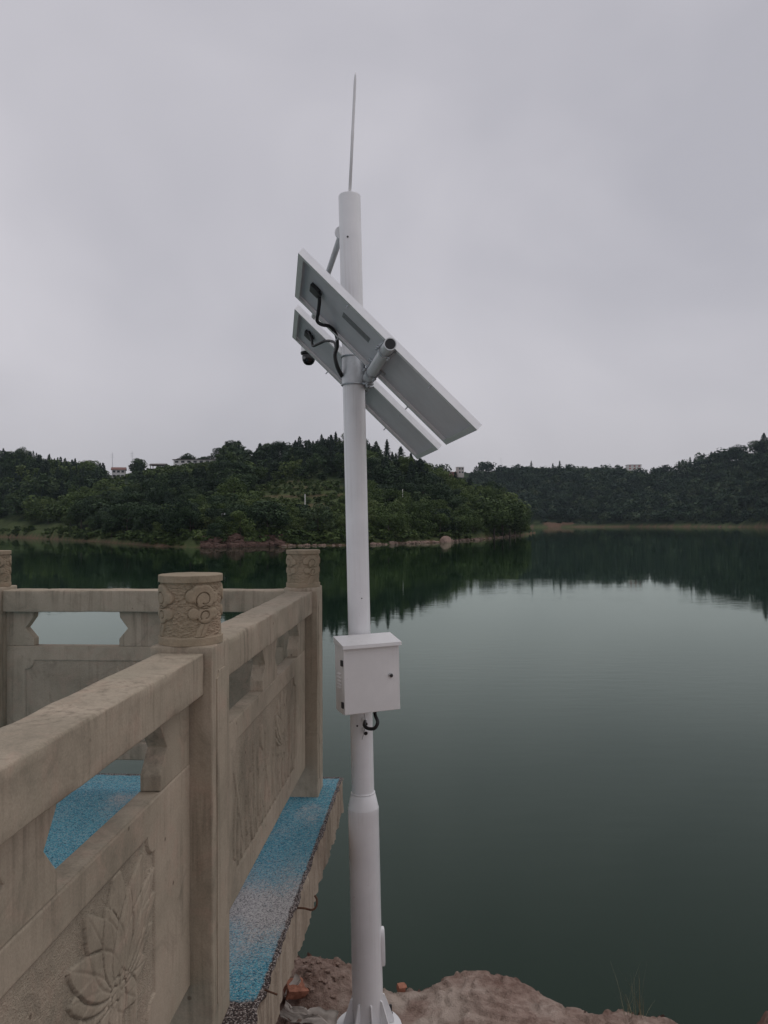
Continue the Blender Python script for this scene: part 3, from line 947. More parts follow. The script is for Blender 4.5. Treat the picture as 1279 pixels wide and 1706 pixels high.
# open pavilion beside it
yy = 410; c = at(262, 772.5, yy); c.z = terrain1(c.x, c.y) + 0.4
pav = empty('ridge_pavilion', c, 0, 'open dark roofed pavilion at the end of the long ridge building', 'pavilion')
link('roof', extrude_poly('roof', [(-1.0, 2.0), (2.5, 2.9), (6.0, 2.0), (6.0, 1.8), (-1.0, 1.8)], 'x', -4.4, 4.4), M['roof_d'], pav)
for sx in (-3.8, 3.8):
    for sy in (0.2, 4.8):
        link('column', lathe_mesh('column', [(0.22, -3), (0.22, 1.85)], 10), M['render_p'], pav, (sx, sy, 0))
yy = 762; c = at(1057, 783, yy)
root = house('white_ridge_house', 'white house with red window boards on the far skyline', c, -0.05, 13.5, 8, 5.0, 'render_w', 'roof_d', 0, 2, 3, 0.3, 'redsign')
yy = 748; c = at(768, 790, yy)
house('square_tower_house', 'narrow white tower house above a red brick wall on the far hill', c, 0.3, 6.0, 6, 6.8, 'render_p', 'render_w', 0, 2, 2, 0.4)
c = at(743, 791, 742)
house('brick_shed', 'long low red brick shed left of the white tower house', c, 0.0, 21, 6, 2.4, 'brickwall', 'roof_r', 0.6, 1, 5, 0.4)
# small white instrument pole on the opposite bank
p = ground_at(374, 884, 150, 210)
t = empty('shore_pole', p, 0, 'small white pole with an arm on the opposite bank above red rock', 'pole')
link('shaft', lathe_mesh('shaft', [(0.13, -0.8), (0.11, 3.7), (0.10, 3.75)], 12), M['white'], t)
link('arm', tube_mesh('arm', [(0, 0, 3.5), (-0.6, 0, 3.55)], 0.05, 8), M['white'], t)
link('camera_head', lathe_mesh('camera_head', [(0.02, -0.3), (0.16, -0.2), (0.18, 0), (0.1, 0.12)], 12), M['white'], t, (-0.62, 0, 3.5))
link('instrument_box', box_mesh('instrument_box', -0.12, 0.34, -0.3, -0.1, 1.5, 2.1, 0.02), M['white2'], t)
p = ground_at(508, 852, 200, 320)
o = link('terrace_post', lathe_mesh('terrace_post', [(0.12, -0.8), (0.11, 4.6), (0.05, 4.7)], 10), M['render_w'], None, p)
tag(o, 'thin pale post standing on the terraced orchard slope', 'post')
p = ground_at(669, 843, 180, 300)
o = link('slope_post', lathe_mesh('slope_post', [(0.12, -0.8), (0.11, 3.0), (0.06, 3.1)], 10), M['render_w'], None, p + Vector((0, -12, 3.2)))
o.location.z = terrain1(o.location.x, o.location.y) + 4.2
tag(o, 'short pale post above the peninsula growth right of the monitoring pole', 'post')
def mast(px, top, yy, label):
    p = Vector(((px - W / 2) / F * yy, yy, 0)); z0 = terrain1(p.x, p.y); p.z = z0
    h = at(px, top, yy).z - z0
    t = empty('transmission_mast', p, 0, label, 'mast')
    link('shaft', lathe_mesh('shaft', [(0.16, -0.5), (0.07, h)], 6), M['galv'], t)
    for q in (0.80, 0.9):
        link('crossarm', tube_mesh('crossarm', [(-1.1, 0, h * q), (1.1, 0, h * q)], 0.06, 6), M['galv'], t)
mast(187, 754, 425, 'leftmost thin mast on the skyline of the near hill')
mast(220, 752, 425, 'thin mast on the skyline just left of the ridge pavilion')
mast(835, 762, 785, 'thin mast on the flat skyline of the far hill')

# ------------------------------------------------------------------ rock bank at our feet
EDGE = np.array([(-3, 4.5), (-1.0, 4.6), (-.62, 4.62), (-.45, 4.60), (-.25, 4.56), (-.12, 4.50), (.0, 4.34), (.18, 4.32), (.32, 4.40), (.45, 4.44), (.62, 4.42), (.80, 4.32), (.95, 4.18), (1.08, 4.14), (1.25, 4.19), (1.45, 4.14), (1.6, 3.98), (1.8, 3.85), (2.0, 4.0), (2.6, 4.0), (5, 3.6)])
def bank_height(X, Y):
    e = np.interp(X, EDGE[:, 0], EDGE[:, 1]) + 0.014 * fbm(X * 6, X * 0 + 4, 3)
    z = 2.44 + 0.0 * X
    z = z + 0.105 * np.exp(-((X - .55) / .33) ** 2 - ((Y - 4.0) / .45) ** 2)
    z = z + 0.10 * np.exp(-((X + .40) / .25) ** 2 - ((Y - 4.25) / .35) ** 2)
    z = z - 0.005 * sstep(0.7, 1.3, X)
    z = z + 0.16 * np.exp(-((X - 1.95) / .16) ** 2 - ((Y - 3.8) / .3) ** 2)
    pad = np.exp(-(((X + .08) / .34) ** 2 + ((Y - 3.75) / .36) ** 2) ** 2)
    n = 0.016 * fbm(X * 2.6, Y * 2.6, 2) + 0.0110 * fbm(X * 15, Y * 17, 4, 0.66) + 0.006 * np.abs(fbm(X * 7 + 2, Y * 16, 3)) 
    lump = 0.022 * np.clip(fbm(X * 9 + 3, Y * 9, 2), 0, 1) * np.exp(-((X + .38) / .2) ** 2 - ((Y - 4.1) / .3) ** 2)
    z = z + (n + lump) * (1 - 0.8 * pad)
    q = (z + 0.10 * X + 0.05 * Y) / 0.030 + 0.9 * fbm(X * 3.2, Y * 3.2 + 7, 3)
    step = np.floor(q) + sstep(0.80, 1.0, q - np.floor(q)) - q
    z = z + 0.030 * 0.60 * step * (1 - 0.85 * pad)
    crack = np.abs(fbm(X * 3.3 + 11, Y * 2.1 + 3, 3))
    z = z - 0.012 * sstep(0.045, 0.0, crack) * (1 - 0.8 * pad)
    z = z + 0.95 * sstep(3.0, 0.3, Y) + 0.25 * sstep(0, -4, Y)
    z = np.where(X < -.5, np.minimum(z, 3.05 + 0 * z), z)
    d = Y - e
    z = z - np.where(d > -0.16, 0.09 * sstep(-0.16, 0.02, d), 0) - np.where(d > 0, np.minimum(2.1 * d ** 0.8 + 0.5 * d, 6.0), 0)
    z = z + np.where(d > 0, 0.06 * fbm(X * 7, Y * 5, 3), 0)
    return np.maximum(z, -1.5)
def make_bank():
    m, nt, b = new_mat('bank_rock', 0.95, 0.15)
    v = mapped(nt, (1, 1, 1), 'Object', False)
    n1 = noise(nt, v, 2.6, 6, 0.65, 0.3)
    n2 = noise(nt, v, 22, 5, 0.7)
    n3 = noise(nt, v, 110, 3, 0.7)
    vs_ = mapped(nt, (3, 9, 18), 'Object', False)
    n4 = noise(nt, vs_, 1.0, 5, 0.65, 0.6)
    base = ramp(nt, n1, [(0.32, (0.150, 0.082, 0.064)), (0.45, (0.265, 0.175, 0.140)), (0.56, (0.385, 0.280, 0.230)), (0.68, (0.54, 0.44, 0.375))])
    base = mixc(nt, mathn(nt, 'MULTIPLY', ramp_f(nt, n4, 0.52, 0.68), 0.5), base, (0.135, 0.078, 0.058))
    base = mixc(nt, 0.42, base, ramp(nt, n2, [(0.38, (0.12, 0.070, 0.054)), (0.62, (0.44, 0.34, 0.285))]))
    base = mixc(nt, mathn(nt, 'MULTIPLY', ramp_f(nt, n3, 0.60, 0.78), 0.6), base, (0.46, 0.40, 0.34))
    at_ = nd(nt, 'ShaderNodeAttribute', attribute_name='pad')
    conc = ramp(nt, noise(nt, v, 9, 5, 0.7), [(0.3, (0.42, 0.345, 0.290)), (0.7, (0.60, 0.505, 0.43))])
    base = mixc(nt, at_.outputs['Fac'], base, conc)
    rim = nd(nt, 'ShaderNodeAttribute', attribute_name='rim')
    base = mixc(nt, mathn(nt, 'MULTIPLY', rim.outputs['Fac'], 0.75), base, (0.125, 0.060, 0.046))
    nt.links.new(base, b.inputs['Base Color'])
    bump(nt, b, mathn(nt, 'ADD', n2, mathn(nt, 'MULTIPLY', n3, 0.8)), 1.0, 0.016)
    xs = np.concatenate([np.linspace(-6, -1.0, 30), np.linspace(-0.98, 2.2, 280), np.linspace(2.25, 8, 40)])
    ys = np.concatenate([np.linspace(-8, 2.4, 40), np.linspace(2.42, 4.75, 200), np.linspace(4.78, 7.5, 60)])
    X, Y = np.meshgrid(xs, ys, indexing='ij')
    Z = bank_height(X, Y)
    me = mesh_np('rock_bank', np.stack([X, Y, Z], -1).reshape(-1, 3), grid_faces(len(xs), len(ys)), True)
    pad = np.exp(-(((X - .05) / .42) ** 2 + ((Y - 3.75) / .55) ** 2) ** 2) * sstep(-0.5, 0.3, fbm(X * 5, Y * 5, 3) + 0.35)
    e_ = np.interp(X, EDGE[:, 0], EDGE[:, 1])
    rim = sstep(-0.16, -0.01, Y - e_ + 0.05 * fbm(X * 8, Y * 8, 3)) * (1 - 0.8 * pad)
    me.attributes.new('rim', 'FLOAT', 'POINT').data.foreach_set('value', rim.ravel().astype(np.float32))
    at2 = me.attributes.new('pad', 'FLOAT', 'POINT')
    at2.data.foreach_set('value', pad.ravel().astype(np.float32))
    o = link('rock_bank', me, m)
    tag(o, 'reddish brown rock bank and rough concrete footing above the water', kind='structure')
make_bank()
def bank_z(x, y): return float(bank_height(np.array([x]), np.array([y]))[0])

# ------------------------------------------------------------------ the railing frame: local x outward (towards us), local y along the side railing
RA = math.atan((725 - W / 2) / F)
RZ = -RA
def rail_pt(t, s, z=0.0):
    return Vector((s * math.sin(RA) + t * math.cos(RA), s * math.cos(RA) - t * math.sin(RA), z))
DECK = 3.5
Z_POST, Z_RT, Z_RB, Z_SILL, Z_PB = 4.640, 4.622, 4.502, 4.305, 3.665
PW = 0.185
TC = -0.7395                       # centre line of the side railing
S1, S2 = 2.2825, 4.2625            # near post, corner post

# ---- deck slab
def make_deck():
    m, nt, b = new_mat('blue_pebble_finish', 0.75, 0.35)
    v = mapped(nt, (1, 1, 1), 'Object', False)
    vo = nd(nt, 'ShaderNodeTexVoronoi'); vo.inputs['Scale'].default_value = 210
    nt.links.new(v, vo.inputs['Vector'])
    sc_ = nd(nt, 'ShaderNodeSeparateColor'); nt.links.new(vo.outputs['Color'], sc_.inputs[0])
    big = noise(nt, mapped(nt, (1.0, 0.8, 1), 'Object', False), 2.6, 4, 0.55, 0.5)
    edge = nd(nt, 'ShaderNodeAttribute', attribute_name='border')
    blue = ramp(nt, sc_.outputs[0], [(0.0, (0.018, 0.070, 0.110)), (0.20, (0.045, 0.215, 0.310)), (0.60, (0.110, 0.385, 0.480)), (0.85, (0.22, 0.37, 0.42)), (1.0, (0.40, 0.46, 0.48))])
    grey = ramp(nt, sc_.outputs[1], [(0.0, (0.13, 0.13, 0.135)), (0.35, (0.36, 0.35, 0.345)), (1.0, (0.52, 0.50, 0.485))])
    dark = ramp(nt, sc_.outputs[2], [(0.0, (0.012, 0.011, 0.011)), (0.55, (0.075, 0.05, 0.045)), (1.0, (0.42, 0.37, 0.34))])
    f = ramp_f(nt, mathn(nt, 'ADD', big, mathn(nt, 'MULTIPLY', mathn(nt, 'SUBTRACT', sc_.outputs[1], 0.5), 0.16)), 0.60, 0.78)
    worn = nd(nt, 'ShaderNodeAttribute', attribute_name='worn')
    f = mathn(nt, 'MAXIMUM', f, ramp_f(nt, mathn(nt, 'ADD', worn.outputs['Fac'], mathn(nt, 'MULTIPLY', mathn(nt, 'SUBTRACT', sc_.outputs[2], 0.5), 0.55)), 0.22, 0.88))
    col = mixc(nt, f, blue, grey)
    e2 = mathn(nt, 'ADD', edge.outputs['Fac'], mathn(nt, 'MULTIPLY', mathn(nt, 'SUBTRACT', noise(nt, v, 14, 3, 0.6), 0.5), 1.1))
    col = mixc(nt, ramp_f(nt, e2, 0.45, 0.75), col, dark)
    nt.links.new(col, b.inputs['Base Color'])
    h = mathn(nt, 'SUBTRACT', 1.0, vo.outputs['Distance'])
    bump(nt, b, h, 0.9, 0.006)
    mc, nt, b = new_mat('board_marked_concrete', 0.93, 0.2)
    v = mapped(nt, (1, 1, 1), 'Object', False)
    st = noise(nt, mapped(nt, (1, 26, 1.6), 'Object', False), 1.0, 5, 0.65, 0.3)
    fi = noise(nt, v, 60, 4, 0.7)
    c1 = ramp(nt, st, [(0.32, (0.15, 0.118, 0.088)), (0.5, (0.36, 0.295, 0.225)), (0.7, (0.46, 0.39, 0.31))])
    c1 = mixc(nt, 0.3, c1, ramp(nt, fi, [(0.3, (0.16, 0.12, 0.09)), (0.7, (0.46, 0.39, 0.31))]))
    nt.links.new(c1, b.inputs['Base Color'])
    bump(nt, b, mathn(nt, 'ADD', st, mathn(nt, 'MULTIPLY', fi, 0.4)), 0.8, 0.01)
    t0, t1, s0, s1 = -4.6, -0.552, -1.2, 4.50
    # top sheet with a slightly ragged outer edge
    ts = np.concatenate([np.linspace(t0, -1.2, 30), np.linspace(-1.15, t1, 46)]); ss = np.linspace(s0, s1, 330)
    T, S = np.meshgrid(ts, ss, indexing='ij')
    ragged = 0.006 * fbm(S * 16, S * 0 + 2, 4)
    k = (np.arange(len(ts)) == len(ts) - 1)[:, None]
    Z = 0.0022 * fbm(T * 7, S * 7, 3) - k * (0.006 + 0.005 * np.abs(fbm(S * 21, S * 0, 2)))
    T2 = T + k * ragged
    me = mesh_np('pebble_surface', np.stack([T2, S, Z], -1).reshape(-1, 3), grid_faces(len(ts), len(ss)), True)
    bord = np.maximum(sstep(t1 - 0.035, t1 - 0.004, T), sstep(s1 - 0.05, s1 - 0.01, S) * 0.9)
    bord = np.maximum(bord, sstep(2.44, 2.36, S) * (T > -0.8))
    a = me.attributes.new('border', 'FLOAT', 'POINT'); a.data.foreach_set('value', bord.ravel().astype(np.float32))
    wr = np.exp(-((S - 3.00 - 0.35 * (T + .62)) / 0.35) ** 2) * (T > -1.0) * (1.05 + 0.40 * fbm(T * 9, S * 5, 4))
    a = me.attributes.new('worn', 'FLOAT', 'POINT'); a.data.foreach_set('value', wr.ravel().astype(np.float32))
    root = link('deck_slab', None_mesh_slab(t0, t1, s0, s1), mc, None, (0, 0, DECK), RZ)
    tag(root, 'concrete viewing deck slab with blue pebble surface', kind='structure')
    link('pebble_surface', me, m, root, (0, 0, 0.0))
    # outer face, board marked and broken along its lower edge
    ss = np.linspace(s0, s1, 700); qs = np.linspace(0, 1, 14)
    S, Q = np.meshgrid(ss, qs, indexing='ij')
    thick = 0.19 + 0.016 * fbm(S * 5, S * 0 + 8, 4) + 0.02 * np.clip(fbm(S * 2.3, S * 0 + 1, 2), 0, 1)
    out = 0.007 * fbm(S * 34, Q * 0.9, 3) - 0.014 * np.clip(fbm(S * 20 + 5, Q * 1.2, 2) - .45, 0, 1)
    out[:, 0] = 0.006 * fbm(S[:, 0] * 16, S[:, 0] * 0 + 2, 4)
    Zf = -0.008 - Q * thick
    me = mesh_np('slab_edge', np.stack([t1 + out, S, Zf], -1).reshape(-1, 3), grid_faces(700, 14), True)
    link('slab_edge', me, mc, root)
    return root
def None_mesh_slab(t0, t1, s0, s1):
    return box_mesh('deck_slab', t0, t1 - 0.022, s0, s1 - 0.004, -0.185, -0.012)
deck = make_deck()
# ------------------------------------------------------------------ carved stone posts
def spiral(cx, cz, r0, r1, a0, turns, n=40):
    a = np.linspace(0, 1, n)
    rr = r0 + (r1 - r0) * a; th = a0 + turns * 2 * PI * a
    return np.stack([cx + rr * np.cos(th), cz + rr * np.sin(th)], 1)
def dist_poly(A, Z, P):
    d = np.full(A.shape, 9.0)
    for (x0, z0), (x1, z1) in zip(P[:-1], P[1:]):
        dx, dz = x1 - x0, z1 - z0
        L2 = dx * dx + dz * dz + 1e-12
        t = np.clip(((A - x0) * dx + (Z - z0) * dz) / L2, 0, 1)
        d = np.minimum(d, np.hypot(A - x0 - t * dx, Z - z0 - t * dz))
    return d
def drum_mesh():
    R, hh = 0.0945, 0.206
    na, nz = 640, 170
    th = np.linspace(0, 2 * PI, na, endpoint=False)
    z = np.linspace(0, hh, nz)
    TH, Z = np.meshgrid(th, z, indexing='ij')
    period = 2 * PI / 4
    arc = (np.mod(TH, period) - period / 2) * R * 1000        # mm from each motif's centre
    zz = (Z - 0.022) * 1000
    def lobe(x, y, rr): return np.hypot(arc - x, zz - y) - rr
    up = np.minimum.reduce([lobe(10, 122, 36), lobe(-30, 124, 20), lobe(44, 118, 18), lobe(-10, 135, 22)])
    lo = np.minimum.reduce([lobe(12, 68, 26), lobe(-24, 72, 18), lobe(42, 72, 18)])
    c1 = dist_poly(arc, zz, np.array([(14, 52), (4, 36), (-6, 20), (-12, 2)])) - 9
    c2 = dist_poly(arc, zz, np.array([(26, 54), (17, 38), (8, 20), (3, 2)])) - 8
    rel = np.zeros_like(Z)
    for d, amp in ((c1, 5.0), (c2, 4.4), (lo, 6.4), (up, 7.4)):
        rel = np.where(d < 0, np.maximum(rel * 0.0 + amp * (0.72 + 0.28 * sstep(0, -8, d)), 0) * sstep(0.6, -1.6, d), rel)
    g = np.minimum.reduce([dist_poly(arc, zz, spiral(8, 113, 26, 12, rad(215), -0.92)), dist_poly(arc, zz, spiral(13, 66, 17, 8, rad(215), -0.85))])
    rel = rel - 6.5 * sstep(2.2, 1.0, g) * (rel > 1)
    for d in (up, lo):
        rel = np.where((d > -1.0) & (d < 1.6), np.minimum(rel, -2.2), rel)
    chis = fbm(arc * 0.055 + TH * 3, zz * 0.30, 3) * 2.3 + 0.8 * fbm(arc * 0.25 + TH * 5, zz * 0.5, 3)
    body = sstep(2, 5, zz) * sstep(163, 160, zz)
    disp = np.where((rel > 0.3) | (rel < -0.5), rel, chis - 0.6) * body / 1000
    ring = np.where((zz <= 2) | (zz >= 163), 0.0068, 0.0)
    Rr = R - 0.0065 + disp + ring + 0.0005 * fbm(TH * 9, Z * 90, 3)
    Rr[:, 0] -= 0.004; Rr[:, -1] -= 0.004
    rim = fbm(TH * 3, TH * 0, 4)
    Z2 = Z + (np.arange(nz) >= nz - 3)[None, :] * 0.0004 * rim
    V = np.stack([Rr * np.cos(TH), Rr * np.sin(TH), Z2], -1).reshape(-1, 3)
    i = np.arange(na)[:, None]; j = np.arange(nz - 1)[None, :]
    i2 = (i + 1) % na
    Fq = np.stack([i * nz + j, i2 * nz + j, i2 * nz + j + 1, i * nz + j + 1], -1).reshape(-1, 4)
    # top disc as rings
    base = len(V); rings = [0.93, 0.7, 0.45, 0.2, 0.004]
    top = V.reshape(na, nz, 3)[:, -1]
    ex = [top * [q, q, 1] + np.stack([0 * th, 0 * th, 0.0004 * fbm(th * 4 + q * 9, th * 0 + q, 3)], 1) for q in rings]
    V = np.concatenate([V] + ex)
    prev = np.arange(na) * nz + nz - 1
    Fx = []
    for k in range(len(rings)):
        cur = base + k * na + np.arange(na)
        Fx.append(np.stack([prev, np.roll(prev, -1), np.roll(cur, -1), cur], 1)); prev = cur
    return mesh_np('carved_drum', V, np.concatenate([Fq] + Fx), True)
def post_panel_mesh():
    """Raised field with notched corners on a post face, 3 mm proud; outline in (y, z)."""
    w, z0, z1, q = 0.052, 0.10, 1.072, 0.022
    pts = [(-w, z0), (w, z0), (w, z1 - q)]
    for k in range(5):
        a = rad(270 - 90 * k / 4); pts.append((w + q * math.cos(a) * .9 - 0.0, z1 + q * math.sin(a)))
    pts += [(-p[0], p[1]) for p in pts[:2:-1]] + [(-w, z1 - q)]
    return extrude_poly('face_field', pts, 'x', -0.001, 0.0035, 0.0015)
shaft_me = rough_beam('shaft', PW, PW, Z_POST - DECK + 0.01, 0.005, 70, 0.0009, 3, 'z')
drum_me = drum_mesh()
field_me = post_panel_mesh()
def stone_post(t, s, rot, label):
    root = empty('stone_post', rail_pt(t, s, DECK - 0.01), RZ + rot, label, 'post', 'carved stone railing posts')
    link('shaft', shaft_me, M['stone'], root)
    link('carved_drum', drum_me, M['stone_drum'], root, (0, 0, Z_POST - DECK + 0.009)).rotation_euler.z = -rot * 0 + rad(-7)
    for k in (0, 2):
        link('face_field', field_me, M['stone'], root, (PW / 2 * math.cos(k * PI / 2), PW / 2 * math.sin(k * PI / 2), 0.0), k * PI / 2)
    return root
stone_post(TC, S1, 0, 'large carved stone post with cloud drum nearest in the railing')
stone_post(TC, S2, 0, 'carved stone corner post just left of the white pole')
stone_post(TC - 1.80, S2, 0, 'carved stone post cut by the left edge of the picture')

# ------------------------------------------------------------------ railing bays
def carve(S, Z, Ls, inset, seed, petals):
    """Depth map of a carved panel face (metres, positive outwards)."""
    a0, a1, z0, z1 = inset, Ls - inset, 0.10, 0.555
    q = 0.052
    d = np.maximum(np.maximum(a0 - S, S - a1), np.maximum(z0 - Z, Z - z1))
    for cx in (a0, a1):
        for cz in (z0, z1):
            d = np.maximum(d, q - np.hypot(S - cx, Z - cz))
    inside = sstep(0.0015, -0.0015, d)
    stip = 0.0006 * fbm(S * 150 + seed, Z * 150, 2, 0.7) + 0.0005 * fbm(S * 45, Z * 45 + seed, 2)
    hgt = np.zeros_like(S) + stip
    for (cx, cz, ang, ln, wd, amp, curve, *wide) in petals:
        c, s_ = math.cos(rad(ang)), math.sin(rad(ang))
        x = (S - cx) / (wide[0] if wide else 1.0); z = Z - cz
        u = (x * c + z * s_) / ln; v = (-x * s_ + z * c)
        v = v - curve * ln * u * u
        wid = wd * np.clip(np.sin(np.clip(u, 0, 1) ** 0.8 * PI), 0, 1) ** 0.75 + 1e-6
        e = np.abs(v) / wid
        msk = (u > 0) & (u < 1) & (e < 1)
        prof = amp * (0.55 + 0.45 * np.sqrt(np.clip(1 - e * e, 0, 1))) - 0.0022 * sstep(0.10, 0.0, np.abs(v) / wid)
        prof = np.where(e > 0.90, -0.0012, prof)
        hgt = np.where(msk, np.maximum(hgt * 0.35, 0) + prof, hgt)
    groove = -0.0050 * sstep(0.0038, 0.0012, np.abs(d))
    return inside * (hgt - 0.0060) + groove * (1 - inside * 0.3)
def panel_mesh(name, Ls, hgt, thick, inset, seed, petals, ds=0.0032, s_from=0.0):
    nu = int(Ls / ds); nv = int(hgt / ds)
    s = np.linspace(0, Ls, nu); z = np.linspace(0, hgt, nv)
    S, Z = np.meshgrid(s, z, indexing='ij')
    D = carve(S, Z, Ls, inset, seed, petals)
    D += 0.0007 * fbm(S * 8 + seed, Z * 8, 3)
    edge = np.minimum(np.minimum(S, Ls - S), np.minimum(Z, hgt - Z))
    D = D - 0.004 * sstep(0.005, 0, edge)
    V = np.stack([D, S, Z], -1).reshape(-1, 3)
    Fq = grid_faces(nu, nv)
    b = len(V)
    xs = (-0.003, -thick)
    ex = np.array([(x, y, q) for x in xs for (y, q) in ((0, 0), (Ls, 0), (Ls, hgt), (0, hgt))], float)
    V = np.concatenate([V, ex])
    f = [(b + 4, b + 7, b + 6, b + 5)] + [(b + k, b + (k + 1) % 4, b + 4 + (k + 1) % 4, b + 4 + k) for k in range(4)]
    me = mesh_np(name, V, np.concatenate([Fq, np.array(f)[:, ::-1]]), True)
    rc = np.concatenate([sstep(-0.0022, -0.0042, D).ravel(), np.zeros(8)]).astype(np.float32)
    me.attributes.new('recess', 'FLOAT', 'POINT').data.foreach_set('value', rc)
    return me
LOTUS = []
def lotus(cx, cz, sc):
    P = []
    for a, l, w in ((200, .11, .034), (-18, .12, .034), (232, .11, .032), (308, .11, .032), (270, .10, .030)):
        P.append((cx, cz, a, l * sc, w * sc, 0.0058, 0.05))
    for a, l, w, cv in ((160, .13, .034, .12), (20, .14, .034, -.12), (140, .17, .040, .14), (40, .18, .040, -.14)):
        P.append((cx, cz, a, l * sc, w * sc, 0.0062, cv))
    for a, l, w, cv in ((90, .25, .046, 0), (108, .235, .042, .10), (72, .235, .042, -.10), (125, .205, .042, .14), (55, .205, .042, -.14), (98, .19, .036, .05), (80, .18, .036, -.05)):
        P.append((cx + .012 * sc * math.cos(rad(a)), cz + .004, a, l * sc, w * sc, 0.0068, cv))
    for a in range(0, 360, 60):
        P.append((cx, cz, a + 10, .035 * sc, .018 * sc, 0.0065, 0))
    return P
def reeds(x0, x1, z0, n, seed):
    q = random.Random(seed); P = []
    for k in range(n):
        x = x0 + (x1 - x0) * (k + q.random() * .7) / n
        P.append((x, z0, q.uniform(70, 112), q.uniform(.13, .33), q.uniform(.012, .026), 0.006, q.uniform(-.25, .25)))
    return P
bayL = S2 - S1 - PW
pet_near = reeds(.32, 1.12, .105, 13, 4) + reeds(1.12, 1.45, .105, 4, 9) + [p + (1.45,) for p in lotus(1.285, .300, 1.08)] + lotus(.62, .33, .9)
pet_mid = reeds(.30, 1.50, .105, 24, 12) + lotus(1.15, .33, .95) + reeds(.4, .95, .16, 9, 17) + [(0.72, .12, 84, .40, .012, .005, .06), (0.75, .40, 95, .11, .035, .008, 0), (1.30, .11, 100, .38, .014, .005, -.1)]
pet_back = reeds(.15, 1.4, .105, 16, 31) + lotus(.75, .3, 1.0)
TH = 0.055
def hex_block(name, L0, L1, both):
    h = Z_SILL; H_ = Z_RB - Z_SILL
    e = [(L1, 0), (L1, .042), (L1 - .050, .100), (L1 - .004, .162), (L1, H_)]
    if both:
        st = [(L0, H_), (L0 + .004, .162), (L0 + .050, .100), (L0, .042), (L0, 0)]
    else:
        st = [(L0, H_), (L0, 0)]
    return extrude_poly(name, e + st, 'x', -TH / 2, TH / 2, 0.003)
def bay(origin, rz, Ls, endL, inset, petals, label, seed, ds, gap=(0.0, 0.012), handrail_seed=1, mid=0.145):
    root = empty('railing_bay', origin, rz, label, 'railing', 'stone railing bays between posts')
    hr = rough_beam('handrail', 0.137, Z_RT - Z_RB, Ls, 0.006, 110, 0.0014, handrail_seed)
    link('handrail', hr, M['stone'], root, (0, 0, (Z_RT + Z_RB) / 2))
    pm = panel_mesh('carved_panel', Ls - gap[0] - gap[1], Z_SILL - Z_PB, TH, inset, seed, petals, ds)
    link('carved_panel', pm, M['stone_panel'], root, (TH / 2, gap[0], Z_PB))
    e = hex_block('end_block', 0.0, endL, False)
    link('end_block', e, M['stone'], root, (0, 0.001, Z_SILL))
    e2 = e.copy(); e2.name = 'end_block'
    for v in e2.vertices: v.co.y = -v.co.y
    e2.flip_normals()
    link('end_block', e2, M['stone'], root, (0, Ls - 0.005, Z_SILL))
    link('middle_block', hex_block('middle_block', -mid, mid, True), M['stone'], root, (0, Ls / 2, Z_SILL))
    return root
o = rail_pt(TC, S1 + PW / 2); bay(o, RZ, bayL, 0.24, 0.28, pet_mid, 'stone railing bay between the cloud drum post and the corner post', 3, 0.0034, handrail_seed=2)
o = rail_pt(TC, S1 - PW / 2 - bayL); bay(o, RZ, bayL, 0.235, 0.28, pet_near, 'near stone railing bay with lotus carving at the lower left', 7, 0.0028, (0.0, 0.0), 5, 0.115)
# back railing runs to the left from the corner post; its carved face looks towards us
bl = 1.80 - PW
o = rail_pt(TC - 1.80 + PW / 2, S2)
bay(o, RZ - PI / 2, bl, 0.165, 0.115, pet_back, 'back stone railing bay along the water side of the deck', 5, 0.004, handrail_seed=9)

# black cable lying on the deck, rebar and nail in the slab edge
pts = [rail_pt(t_, s_, DECK + 0.006) for t_, s_ in ((-1.15, 2.05), (-1.07, 2.33), (-.99, 2.44), (-.90, 2.52), (-.80, 2.55), (-.72, 2.52))]
tag(link('deck_cable', tube_mesh('deck_cable', catmull(pts, 8), 0.006, 8), M['rubber']), 'thin black cable lying across the blue deck behind the near railing', 'cable')
p = at(505, 1513, 3.04)
q = [p + Vector(v) for v in ((-.05, .0, .0), (0, 0, 0), (.035, -.01, -.002), (.052, -.01, .012), (.054, -.005, .035), (.045, 0, .05))]
tag(link('rebar_hook', tube_mesh('rebar_hook', catmull(q, 6), 0.004, 8), M['rust']), 'rusty bent rebar hook sticking out of the slab edge', 'rebar')
p = at(456, 1651, 2.47)
tag(link('rusty_nail', tube_mesh('rusty_nail', [p + Vector((-.03, 0, .004)), p + Vector((.012, -.006, -.008))], 0.003, 6), M['rust']), 'short rusty nail in the slab edge near the broken brick', 'nail')
# ------------------------------------------------------------------ the monitoring pole
YP = 3.87
p_top, p_bot = at(582, 326, YP), at(613.5, 1714, YP)
ax = (p_top - p_bot).normalized()
LEN = (p_top - p_bot).length
pole = empty('monitoring_pole', p_bot, 0, 'tall white steel monitoring pole standing on the rock bank', 'pole')
pole.rotation_euler = ax.to_track_quat('Z', 'Y').to_euler()
pole.rotation_euler = (Matrix.Rotation(math.atan2(ax.x, ax.z), 3, 'Y') @ Matrix.Rotation(-math.atan2(ax.y, ax.z), 3, 'X')).to_euler()
def pole_h(py):      # height along the pole for a photograph row
    k = (py - 1714) / (326 - 1714)
    return LEN * k
R_UP, R_LO = 0.0560, 0.0765
hj0, hj1 = pole_h(1348), pole_h(1325)
def with_dents(me, amp=0.0006):
    return me
link('lower_pipe', lathe_mesh('lower_pipe', [(R_LO, 0.0), (R_LO, hj0 - 0.03), (R_LO + .0006, hj0 - .028), (R_LO + .0004, hj0)], 48), M['white'], pole)
